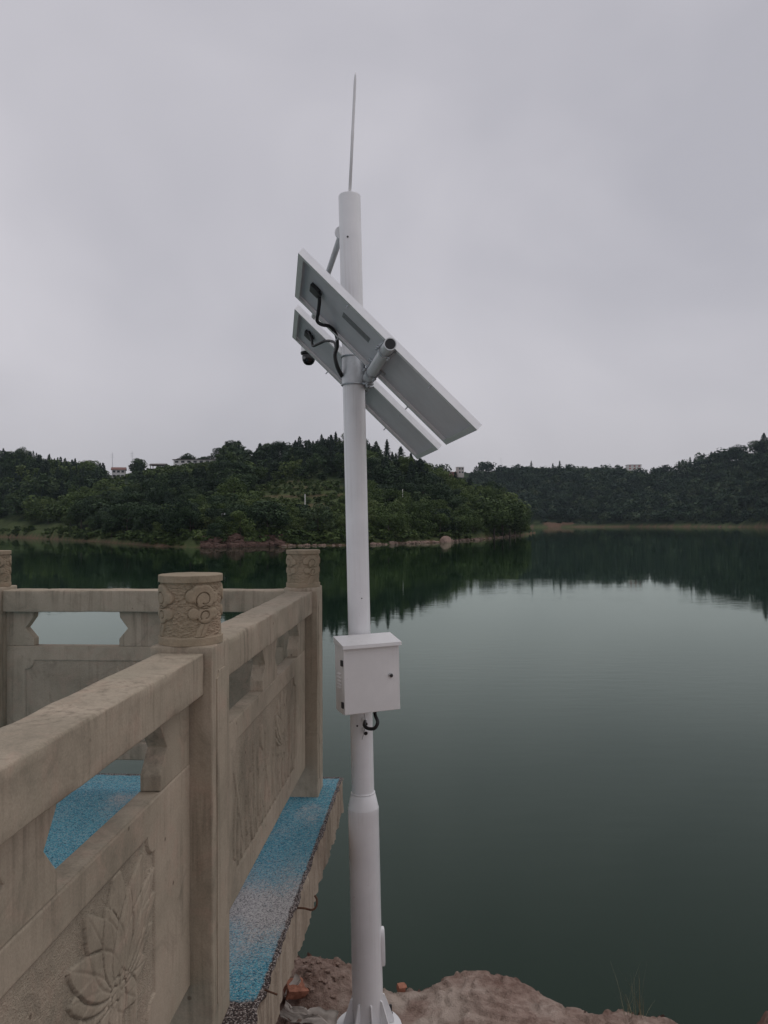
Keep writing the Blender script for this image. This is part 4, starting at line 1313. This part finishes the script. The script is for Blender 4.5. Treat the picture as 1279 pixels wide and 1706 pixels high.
link('reducer', lathe_mesh('reducer', [(R_LO - .0004, hj0 + .0004), (R_LO - 0.003, hj0 + 0.012), (R_UP + 0.006, hj1 - 0.003), (R_UP + 0.0035, hj1), (R_UP - 0.002, hj1 + 0.001)], 48), M['white'], pole)
link('weld_bead', lathe_mesh('weld_bead', [(R_UP - .001, hj1 + .0012), (R_UP + .0042, hj1 + .002), (R_UP + .0045, hj1 + .006), (R_UP - .001, hj1 + .009)], 48), M['white'], pole)
link('upper_pipe', lathe_mesh('upper_pipe', [(R_UP, hj1 + .0015), (R_UP, LEN - 0.006), (R_UP - 0.003, LEN), (R_UP - .02, LEN + .001)], 48), M['white'], pole)
# flange with gussets and bolts
link('base_flange', lathe_mesh('base_flange', [(0.165, -0.012), (0.168, -0.008), (0.168, 0.010), (0.165, 0.014)], 56), M['white'], pole)
g = extrude_poly('gusset', [(R_LO - 0.004, 0.0145), (0.132, 0.0145), (0.132, 0.034), (R_LO + 0.010, 0.160), (R_LO - 0.004, 0.166)], 'y', -0.004, 0.004, 0.0012)
bolt = lathe_mesh('anchor_bolt', [(0.011, 0.014), (0.011, 0.030), (0.0075, 0.031), (0.0075, 0.065), (0.006, 0.068)], 6, False)
nut_m = M['black']
for k in range(8):
    a = 2 * PI * k / 8 + rad(13)
    link('gusset', g, M['white'], pole, (0, 0, 0), a)
for k in range(4):
    a = 2 * PI * k / 4 + rad(13 + 22.5)
    link('anchor_bolt', bolt, nut_m, pole, (0.138 * math.cos(a), 0.138 * math.sin(a), 0), 0)
# hand-hole cover on the right-hand side
def cover_mesh():
    hz = (pole_h(1548) - pole_h(1612)) / 2; wv = 0.034; th = 0.020
    pts = []
    for k in range(28):
        a = 2 * PI * k / 28
        c, s = math.cos(a), math.sin(a)
        pts.append((wv * (abs(c) ** 0.75) * (1 if c > 0 else -1), hz * (abs(s) ** 0.6) * (1 if s > 0 else -1)))
    return extrude_poly('hand_hole_cover', pts, 'x', -0.006, th, 0.006)
hz_mid = (pole_h(1548) + pole_h(1612)) / 2
link('hand_hole_cover', cover_mesh(), M['white'], pole, ((R_LO - 0.006) * math.cos(rad(6)), (R_LO - 0.006) * math.sin(rad(6)), hz_mid), rad(6))
# lightning rod
rod_top = at(592, 119, YP + 0.02)
inv = (Matrix.Translation(p_bot) @ pole.rotation_euler.to_matrix().to_4x4()).inverted()
def loc(v): return inv @ v
rt = loc(rod_top)
rb = Vector((0.0, 0.0, LEN - 0.01))
j = rb.lerp(rt, 0.93)
link('lightning_rod', tube_mesh('lightning_rod', [rb, rb.lerp(rt, .45), rb.lerp(rt, .46), rb.lerp(rt, .52), rb.lerp(rt, .53), j, rb.lerp(rt, .965), rt], 0.006, 12,
     [0.0078, 0.0074, 0.0082, 0.0082, 0.0072, 0.0068, 0.0045, 0.0008]), M['white'], pole)
def on_pole(py, ang, extra=0.0):
    """Point on the upper pipe's surface at row py, angle measured from facing the camera, positive to the right."""
    return Vector(((R_UP + extra) * math.sin(ang), -(R_UP + extra) * math.cos(ang), pole_h(py)))
# holes and pipe stubs
c = on_pole(402, rad(-12))
link('bolt_hole', lathe_mesh('bolt_hole', [(0.005, -0.001), (0.005, 0.0015)], 12), M['black'], pole, c).rotation_euler = (PI / 2, 0, rad(-12))
link('bolt_hole', lathe_mesh('bolt_hole', [(0.005, -0.001), (0.005, 0.0015)], 12), M['black'], pole, on_pole(1209, rad(-20))).rotation_euler = (PI / 2, 0, rad(-20))
link('bolt_hole', lathe_mesh('bolt_hole', [(0.003, -0.001), (0.003, 0.0015)], 12), M['black'], pole, on_pole(1000, rad(18))).rotation_euler = (PI / 2, 0, rad(18))
for py in (1199, 1214):
    a = rad(14)
    c = on_pole(py, a, -0.004)
    d = Vector((math.sin(a), -math.cos(a), -0.25))
    s_ = link('cable_stub', tube_mesh('cable_stub', [c, c + d * 0.045], 0.0125, 16), M['white'], pole)
    link('stub_mouth', tube_mesh('stub_mouth', [c + d * 0.043, c + d * 0.0462], 0.0095, 16), M['black'], s_)

# ------------------------------------------------------------------ control box
yaw = rad(20)
bx_c = p_bot + ax * pole_h(1119)
BW, BH, BD = 0.284, 0.322, 0.120
n_b = Vector((math.sin(yaw), -math.cos(yaw), 0))
bo = bx_c + n_b * (R_UP + 0.014)
cbox = empty('control_box', bo - ax * (BH / 2 + 0.012) + Vector((-0.008, 0, 0)), 0, 'white steel control box with sloping hood fixed to the pole', 'box')
cbox.rotation_euler = (Matrix.Rotation(math.atan2(ax.x, ax.z), 3, 'Y') @ Matrix.Rotation(yaw, 3, 'Z')).to_euler()
# local: x right, -y towards the viewer, z up
link('body', box_mesh('body', -BW / 2, BW / 2, -BD, 0, 0, BH, 0.003), M['white2'], cbox)
link('door', box_mesh('door', -BW / 2 + 0.002, BW / 2 - 0.001, -BD - 0.016, -BD - 0.003, 0.002, BH - 0.006, 0.003), M['white2'], cbox)
hood = [(0.004, BH + 0.034), (-BD - 0.034, BH + 0.008), (-BD - 0.036, BH - 0.008), (-BD - 0.0335, BH - 0.008), (-BD - 0.0315, BH + 0.0055), (0.004, BH + 0.031)]
hd = link('hood', extrude_poly('hood', hood, 'x', -BW / 2 - 0.006, BW / 2 + 0.006), M['white2'], cbox)
for sx in (-1, 1):
    x0 = sx * (BW / 2 + 0.0035)
    link('hood_cheek', extrude_poly('hood_cheek', [(0.002, BH + 0.001), (0.002, BH + 0.0305), (-BD - 0.030, BH + 0.0055), (-BD - 0.030, BH - 0.004), (-BD - 0.018, BH + 0.001)], 'x', x0 - 0.0015, x0 + 0.0015), M['white2'], hd)
lk = link('lock', lathe_mesh('lock', [(0.0115, 0), (0.0115, 0.006), (0.0095, 0.010), (0.004, 0.011)], 20), M['chrome'], cbox, (BW / 2 - 0.048, -BD - 0.016, BH * 0.53))
lk.rotation_euler = (PI / 2, 0, 0)
link('lock_core', lathe_mesh('lock_core', [(0.0082, 0.0105), (0.0082, 0.0125), (0.003, 0.013)], 16), M['black'], lk)
for z in (BH * 0.76, BH * 0.145):
    link('hinge', box_mesh('hinge', -BW / 2 - 0.007, -BW / 2 + 0.001, -BD - 0.010, -BD + 0.012, z - 0.014, z + 0.014, 0.0015), M['black'], cbox)
for k in range(5):
    z = BH * 0.60 + 0.0 - k * 0.016
    link('louvre', extrude_poly('louvre', [(-BW / 2 + .0005, z), (-BW / 2 - 0.006, z - 0.008), (-BW / 2 + .0005, z - 0.009)], 'y', -BD + 0.022, -BD + 0.075), M['white2'], cbox)
# conduit from the box to the pole
def boxw(v): return Matrix.Translation(cbox.location) @ cbox.rotation_euler.to_matrix().to_4x4() @ Vector(v)
stub = p_bot + pole.rotation_euler.to_matrix() @ (on_pole(1199, rad(14), 0.030))
q = [boxw((0.035, -0.055, 0.004)), at(625, 1192, 3.72), at(629, 1203, 3.70), at(624, 1213, 3.70), at(614, 1214, 3.72), at(607, 1209, 3.74), stub]
tag(link('box_conduit', tube_mesh('box_conduit', catmull(q, 8), 0.0085, 10), M['rubber']), 'short black conduit looping from control box into pole', 'cable')
q = [boxw((-0.02, -0.05, 0.003)), at(609, 1205, 3.745), at(608, 1212, 3.75), at(603, 1232, 3.80)]
tag(link('thin_wire', tube_mesh('thin_wire', catmull(q, 8), 0.0014, 6), M['sticker']), 'thin pale wire hanging under the control box', 'wire')

# ------------------------------------------------------------------ solar panels and their arm
A = at(505, 413, 3.12); B = at(803, 708, 3.22)
eL = (B - A).normalized(); PL = (B - A).length
eS = Vector((-0.142, 0.99, 0.0)); eS = (eS - eL * eS.dot(eL)).normalized()
eN = eL.cross(eS).normalized()
if eN.z < 0: eN = -eN
PWD = 0.60
def panel(origin, label, sticker):
    root = empty('solar_panel', origin, 0, label, 'solar panel', 'solar panels on the monitoring pole')
    root.rotation_euler = Matrix((eL, eS, eN)).transposed().to_euler()
    # local x along the length, y across (away from us), z up; the top edge of the frame lies at z = 0
    T_, fw = 0.030, 0.028
    link('glass_face', box_mesh('glass_face', 0.010, PL - 0.010, 0.010, PWD - 0.010, -0.006, -0.002), M['cell'], root)
    link('back_sheet', box_mesh('back_sheet', 0.008, PL - 0.008, 0.008, PWD - 0.008, -0.010, -0.0062), M['backsheet'], root)
    for nm, (x0, x1, y0, y1) in (('near', (0, PL, 0, 0.0022)), ('far', (0, PL, PWD - 0.0022, PWD)), ('l', (0, 0.0022, 0.0022, PWD - 0.0022)), ('r', (PL - 0.0022, PL, 0.0022, PWD - 0.0022))):
        link('frame_side', box_mesh('frame_side', x0, x1, y0, y1, -T_, 0.0), M['alu'], root)
    for (x0, x1, y0, y1) in ((0.0022, PL - 0.0022, 0.0022, fw), (0.0022, PL - 0.0022, PWD - fw, PWD - 0.0022), (0.0022, fw, fw, PWD - fw), (PL - fw, PL - 0.0022, fw, PWD - fw)):
        link('frame_flange', box_mesh('frame_flange', x0, x1, y0, y1, -T_, -T_ + 0.002), M['alu'], root)
    jb = link('junction_box', box_mesh('junction_box', 0.078, 0.128, PWD * 0.40, PWD * 0.40 + 0.095, -0.028, -0.0102, 0.003), M['black'], root)
    link('gland', box_mesh('gland', 0.128, 0.142, PWD * 0.40 + 0.012, PWD * 0.40 + 0.030, -0.028, -0.016, 0.003), M['black'], jb)
    link('gland', box_mesh('gland', 0.128, 0.142, PWD * 0.40 + 0.062, PWD * 0.40 + 0.080, -0.028, -0.016, 0.003), M['black'], jb)
    if sticker:
        link('rating_label', box_mesh('rating_label', 0.265, 0.43, PWD * 0.40, PWD * 0.40 + 0.075, -0.0110, -0.0101), M['sticker'], root)
    for x, y in ((PL * 0.28, 0.014), (PL * 0.74, 0.014), (PL * 0.28, PWD - 0.014), (PL * 0.74, PWD - 0.014)):
        link('fixing_screw', lathe_mesh('fixing_screw', [(0.006, -T_ - 0.004), (0.003, -T_ - 0.0045), (0.003, -T_ - 0.020)][::-1], 8), M['galv'], root, (x, y, 0))
    return root
P1 = A.copy()
P2 = A + eS * 0.805 + eL * 0.005
panel(P1, 'solar panel tilted in front of the pole, seen from below', True)
panel(P2, 'solar panel tilted behind the pole, seen from below', False)
# mounting arm under both panels, clamped to the right-hand side of the pole
arm_dir = Vector((-0.142, 0.99, 0.0)).normalized()
arm_a = at(650, 573, 3.10)
pole_at = p_bot + ax * pole_h(622)
arm = empty('panel_mount', pole_at, 0, 'galvanised mounting arm and clamps carrying the solar panels', 'bracket')
def al(v): return v - pole_at
def open_tube(name, a, b, r0, r1, seg=24):
    a = Vector(a); b = Vector(b); t = (b - a).normalized(); n = t.cross(Vector((0, 0, 1))).normalized(); w = t.cross(n)
    V = []; Fs = []
    for p, q in ((a + t * 0.25, r1), (a, r1), (a, r0), (b, r0)):
        for k in range(seg):
            an = 2 * PI * k / seg; V.append(p + (n * math.cos(an) + w * math.sin(an)) * q)
    for i in range(3):
        for k in range(seg): Fs.append((i * seg + k, i * seg + (k + 1) % seg, (i + 1) * seg + (k + 1) % seg, (i + 1) * seg + k))
    Fs.append(tuple(range(seg))); Fs.append(tuple(3 * seg + k for k in range(seg))[::-1])
    me = mesh_py(name, V, Fs)
    bm = bmesh.new(); bm.from_mesh(me); bmesh.ops.recalc_face_normals(bm, faces=bm.faces); bm.to_mesh(me); bm.free()
    me.polygons.foreach_set('use_smooth', [len(p.vertices) == 4 for p in me.polygons])
    me.set_sharp_from_angle(angle=rad(40))
    return me
AR = 0.0262
link('arm_tube', open_tube('arm_tube', al(arm_a), al(arm_a + arm_dir * 1.46), AR, AR - 0.004), M['tube'], arm)
link('bore_shade', tube_mesh('bore_shade', [al(arm_a + arm_dir * 0.0015), al(arm_a + arm_dir * 0.012)], AR - 0.0045, 20), M['black'], arm)  # black disc standing in for the shade inside the open tube end
def clamp_plate(name, P, d, w, t, h):
    """small plate centred at P, thickness along d"""
    return tube_mesh(name, [P - d * t, P + d * t], w, 4)
nx = eL
for sdist in (0.11, 0.58, 0.96, 1.39):
    c_ = al(arm_a + arm_dir * sdist)
    for sg in (-1, 1):
        # U-bolt legs with nuts, square to the panel
        base_ = c_ + nx * sg * (AR + 0.006)
        link('u_bolt_leg', tube_mesh('u_bolt_leg', [base_ + eN * 0.052, base_ - eN * 0.032], 0.0042, 8), M['galv'], arm)
        link('nut', tube_mesh('nut', [base_ - eN * 0.012, base_ - eN * 0.022], 0.009, 6), M['galv'], arm)
    arc = [c_ + nx * math.cos(a) * (AR + 0.006) - eN * math.sin(a) * (AR + 0.006) for a in np.linspace(0, PI, 11)]
    link('u_bolt', tube_mesh('u_bolt', arc, 0.0042, 8), M['galv'], arm)
    link('saddle', tube_mesh('saddle', [c_ + eN * 0.037 - nx * 0.055, c_ + eN * 0.037 + nx * 0.055], 0.008, 4), M['galv'], arm)
# pole clamp: two rings, half shell, plate and bolts
for py in (598, 645):
    cc = al(p_bot + ax * pole_h(py))
    ring = [cc + Vector((math.cos(a) * (R_UP + 0.004), math.sin(a) * (R_UP + 0.004), 0)) for a in np.linspace(0, 2 * PI, 40)]
    link('clamp_ring', tube_mesh('clamp_ring', ring, 0.0048, 8, None, False), M['galv'], arm)
link('clamp_shell', lathe_mesh('clamp_shell', [(R_UP + 0.0012, 0.0), (R_UP + 0.0028, 0.001), (R_UP + 0.0028, pole_h(599) - pole_h(644)), (R_UP + 0.0012, pole_h(598.5) - pole_h(644))], 40), M['tube'], arm, al(p_bot + ax * pole_h(644)))
pc = al(p_bot + ax * pole_h(622) + Vector((R_UP + 0.013, -0.005, 0)))
link('clamp_plate', box_mesh('clamp_plate', pc.x - 0.006, pc.x + 0.004, pc.y - 0.055, pc.y + 0.055, pc.z - 0.09, pc.z + 0.09, 0.002), M['galv'], arm)
for dz in (-0.072, 0.070):
    for dy in (-0.04, 0.04):
        link('clamp_bolt', tube_mesh('clamp_bolt', [pc + Vector((-0.02, dy, dz)), pc + Vector((0.034, dy, dz))], 0.0045, 8), M['galv'], arm)
        link('nut', tube_mesh('nut', [pc + Vector((0.005, dy, dz)), pc + Vector((0.015, dy, dz))], 0.0095, 6), M['galv'], arm)
for sd_ in (-0.045, 0.045):
    c_ = al(arm_a + arm_dir * (0.765 + sd_))
    arc = [c_ + Vector((math.sin(a) * (AR + 0.005), 0, math.cos(a) * (AR + 0.005))) for a in np.linspace(0, PI, 11)]
    arc = [arc[0] + Vector((-0.03, 0, 0))] + arc + [arc[-1] + Vector((-0.03, 0, 0))]
    link('u_bolt', tube_mesh('u_bolt', arc, 0.0045, 8), M['galv'], arm)

# black conduits under the panels
def panel_pt(o_, x, y, z): return o_ + eL * x + eS * y + eN * z
j1 = panel_pt(P1, 0.135, PWD * .40 + .045, -0.022)
q = [j1, at(530, 487, 3.42), at(532, 500, 3.45), at(530, 520, 3.50), at(528, 534, 3.56), at(536, 541, 3.62), at(549, 544, 3.68), at(559, 556, 3.73), at(562, 575, 3.78), at(558, 592, 3.80), at(562, 610, 3.81), at(570, 626, 3.845)]
tag(link('panel_conduit', tube_mesh('panel_conduit', catmull(q, 8), 0.0085, 10), M['rubber']), 'thick black conduit snaking from upper solar panel down to the pole', 'cable')
j2 = panel_pt(P2, 0.135, PWD * .40 + .045, -0.022)
q = [j2, at(514, 553, 4.15), at(519, 565, 4.12), at(521, 576, 4.08), at(530, 573, 4.02), at(543, 568, 3.95), at(556, 570, 3.86), at(559, 580, 3.83), at(557, 594, 3.825), at(561, 612, 3.83), at(569, 628, 3.86)]
tag(link('panel_conduit', tube_mesh('panel_conduit', catmull(q, 8), 0.0068, 10), M['rubber']), 'thinner black conduit from lower solar panel joining the thick one', 'cable')

# ------------------------------------------------------------------ dome camera on its arm behind the panels
cam_y = 5.7
head = at(514, 589, cam_y)
arm0 = p_bot + ax * pole_h(385) + Vector((-0.045, 0.03, 0))
arm_end = Vector((head.x + 0.02, head.y, arm0.z + 0.01))
sc = empty('surveillance_camera', head, 0, 'white dome surveillance camera with black ball hanging behind the panels', 'camera')
link('dome', lathe_mesh('dome', [(0.002, -0.088), (0.022, -0.084), (0.036, -0.073), (0.046, -0.054), (0.050, -0.032), (0.048, -0.012)], 32), M['smoked'], sc)
link('sun_rim', lathe_mesh('sun_rim', [(0.047, -0.014), (0.058, -0.006), (0.061, 0.006), (0.056, 0.010)], 32), M['black'], sc)
link('housing', lathe_mesh('housing', [(0.057, 0.0105), (0.056, 0.05), (0.050, 0.085), (0.032, 0.115), (0.022, 0.125), (0.020, arm_end.z - head.z)], 32), M['white'], sc)
link('lens_patch', lathe_mesh('lens_patch', [(0.014, 0.0), (0.012, 0.004), (0.005, 0.006)], 16), M['sticker'], sc, (-0.028, -0.036, -0.038)).rotation_euler = (rad(80), 0, rad(-35))
al0 = arm0 - head; al1 = arm_end - head
link('arm_tube', tube_mesh('arm_tube', [al0, al1, al1 + Vector((0, 0.05, 0))], 0.0165, 14), M['white'], sc)
fb = link('arm_flange', lathe_mesh('arm_flange', [(0.034, -0.006), (0.036, 0), (0.034, 0.006)], 24), M['white'], sc, arm0 - head)
fb.rotation_euler = (rad(90), 0, rad(8))

# ------------------------------------------------------------------ litter and grass on the bank
def put(px, py, z):
    d = at(px, py, 1.0) - Vector((0, 0, CAM_Z))
    k = (z - CAM_Z) / d.z
    return Vector((d.x * k, d.y * k, z))
def brick_mesh(name, a, b, c, seed):
    bm = bmesh.new(); bmesh.ops.create_cube(bm, size=1.0)
    bmesh.ops.subdivide_edges(bm, edges=list(bm.edges), cuts=5, use_grid_fill=True)
    for v in bm.verts:
        v.co = Vector((v.co.x * a, v.co.y * b, v.co.z * c))
        if v.co.x > a * 0.3: v.co.x -= 0.02 * abs(float(fbm(v.co.y * 40 + seed, v.co.z * 40, 3)))
        v.co += Vector((float(vnoise(v.co.y * 60, v.co.z * 60 + seed)), float(vnoise(v.co.x * 60, v.co.z * 60 + seed)), float(vnoise(v.co.x * 60, v.co.y * 60 + seed)))) * 0.0022
    return bm_mesh(name, bm)
p = put(492, 1647, 2.55)
o = link('broken_brick', brick_mesh('broken_brick', 0.115, 0.085, 0.05, 1), M['brick'], None, p); o.rotation_euler = (0.35, 0.25, 0.5)
tag(o, 'broken red brick lying on the rock beside the slab edge', 'brick')
p = put(670, 1647, 2.46); p.z = bank_z(p.x, p.y) + 0.012
o = link('brick_fragment', brick_mesh('brick_fragment', 0.05, 0.045, 0.035, 5), M['brick'], None, p + Vector((0, 0.02, 0.0))); o.rotation_euler = (0.1, 0.1, 0.3)
tag(o, 'small red brick fragment at the bank edge right of the pole', 'brick')
def sheet(name, corners, nu, nv, amp, seed, th=0.004):
    a, b, c, d = [Vector(v) for v in corners]
    top = []; 
    for i in range(nu):
        for k in range(nv):
            u, v = i / (nu - 1), k / (nv - 1)
            p = a.lerp(b, u).lerp(d.lerp(c, u), v)
            top.append((p.x + amp * .5 * float(fbm(u * 4 + seed, v * 4, 3)), p.y + amp * .5 * float(fbm(u * 4, v * 4 + seed, 3)), p.z + amp * float(fbm(u * 3 + seed, v * 3 + seed, 3))))
    T = np.array(top); Bt = T - [0, 0, th]
    Fq = grid_faces(nu, nv); n = len(T)
    rim = [i * nv for i in range(nu)] + [(nu - 1) * nv + k for k in range(1, nv)] + [i * nv + nv - 1 for i in range(nu - 2, -1, -1)] + [k for k in range(nv - 2, 0, -1)]
    side = [(rim[i], rim[(i + 1) % len(rim)], rim[(i + 1) % len(rim)] + n, rim[i] + n) for i in range(len(rim))]
    return mesh_np(name, np.concatenate([T, Bt]), np.concatenate([Fq, Fq[:, ::-1] + n, np.array(side)]), True)
me = sheet('plaster_slab', [put(474, 1655, 2.56), put(492, 1622, 2.62), put(500, 1630, 2.60), put(478, 1662, 2.53)], 8, 6, 0.006, 3, 0.012)
tag(link('plaster_flake', me, M['paper']), 'pale plaster flake leaning on the broken brick', 'flake')
me = sheet('cloth', [put(466, 1690, 2.50), put(480, 1672, 2.52), put(560, 1690, 2.50), put(556, 1722, 2.49)], 26, 18, 0.028, 8, 0.004)
tag(link('cement_bag', me, M['paper']), 'crumpled pale cement bag lying between slab edge and pole base', 'bag')
# loose stones
stone_ms = [block_mesh('rubble_stone', 200 + k) for k in range(5)]
for m_ in stone_ms: m_.materials.append(M['shorerock'])
r = np.random.default_rng(33)
for k in range(22):
    a, b = r.uniform(500, 578), r.uniform(1612, 1672)
    p = put(a, b, 2.50); z = bank_z(p.x, p.y)
    o = link('rubble_stone', stone_ms[k % 5], None, None, (p.x, p.y, z + 0.002))
    s_ = r.uniform(0.004, 0.014); o.scale = (s_ * 1.3, s_, s_ * 0.8); o.rotation_euler = (0, 0, r.uniform(0, 6))
    tag(o, 'small reddish stone on the rock between slab edge and pole', 'stone', 'loose stones beside the pole base')
# grass tuft
def tuft(px, py, n, hmax, seed, label):
    p = put(px, py, 2.43); z = bank_z(p.x, p.y)
    q = random.Random(seed); V = []; Fs = []
    for k in range(n):
        a = q.uniform(0, 6.28); h = hmax * q.uniform(0.35, 1.0); lean = q.uniform(0.1, 0.65)
        b0 = Vector((q.uniform(-.05, .05), q.uniform(-.03, .03), -0.02)); w = q.uniform(0.0010, 0.0022)
        dx, dy = math.cos(a) * lean, math.sin(a) * lean * 0.6
        for i in range(6):
            t_ = i / 5
            c_ = b0 + Vector((dx * h * t_ ** 1.6, dy * h * t_ ** 1.6, h * t_ * (1 - 0.18 * lean * t_)))
            ww = w * (1 - t_ * 0.85); s_ = Vector((-math.sin(a), math.cos(a), 0)) * ww
            V += [c_ - s_, c_ + s_]
        b_ = len(V) - 12
        for i in range(5): Fs.append((b_ + 2 * i, b_ + 2 * i + 1, b_ + 2 * i + 3, b_ + 2 * i + 2))
    o = link('grass_tuft', mesh_py('grass_tuft', V, Fs), M['drygrass'], None, (p.x, p.y, z))
    tag(o, label, 'grass')
M['drygrass'] = plain('thin_grass', (0.26, 0.25, 0.16), 0.8, 0, 0.3, 30)
tuft(1056, 1692, 22, 0.34, 3, 'thin wispy grass tuft on the bank edge at lower right')

# ------------------------------------------------------------------ thin haze over the lake
hz_me = box_mesh('haze', -900, 900, -40, 2900, -5.2, 130)
hm = bpy.data.materials.new('haze_air'); hm.use_nodes = True
hn = hm.node_tree; hn.nodes.clear()
ho = hn.nodes.new('ShaderNodeOutputMaterial'); hv = hn.nodes.new('ShaderNodeVolumePrincipled')
hv.inputs['Color'].default_value = (0.74, 0.88, 1.0, 1)
hv.inputs['Density'].default_value = 0.00009
hv.inputs['Anisotropy'].default_value = 0.2
hn.links.new(hv.outputs[0], ho.inputs['Volume'])
hz_me.materials.append(hm)
tag(link('haze', hz_me), 'thin pale haze over the lake', kind='stuff')
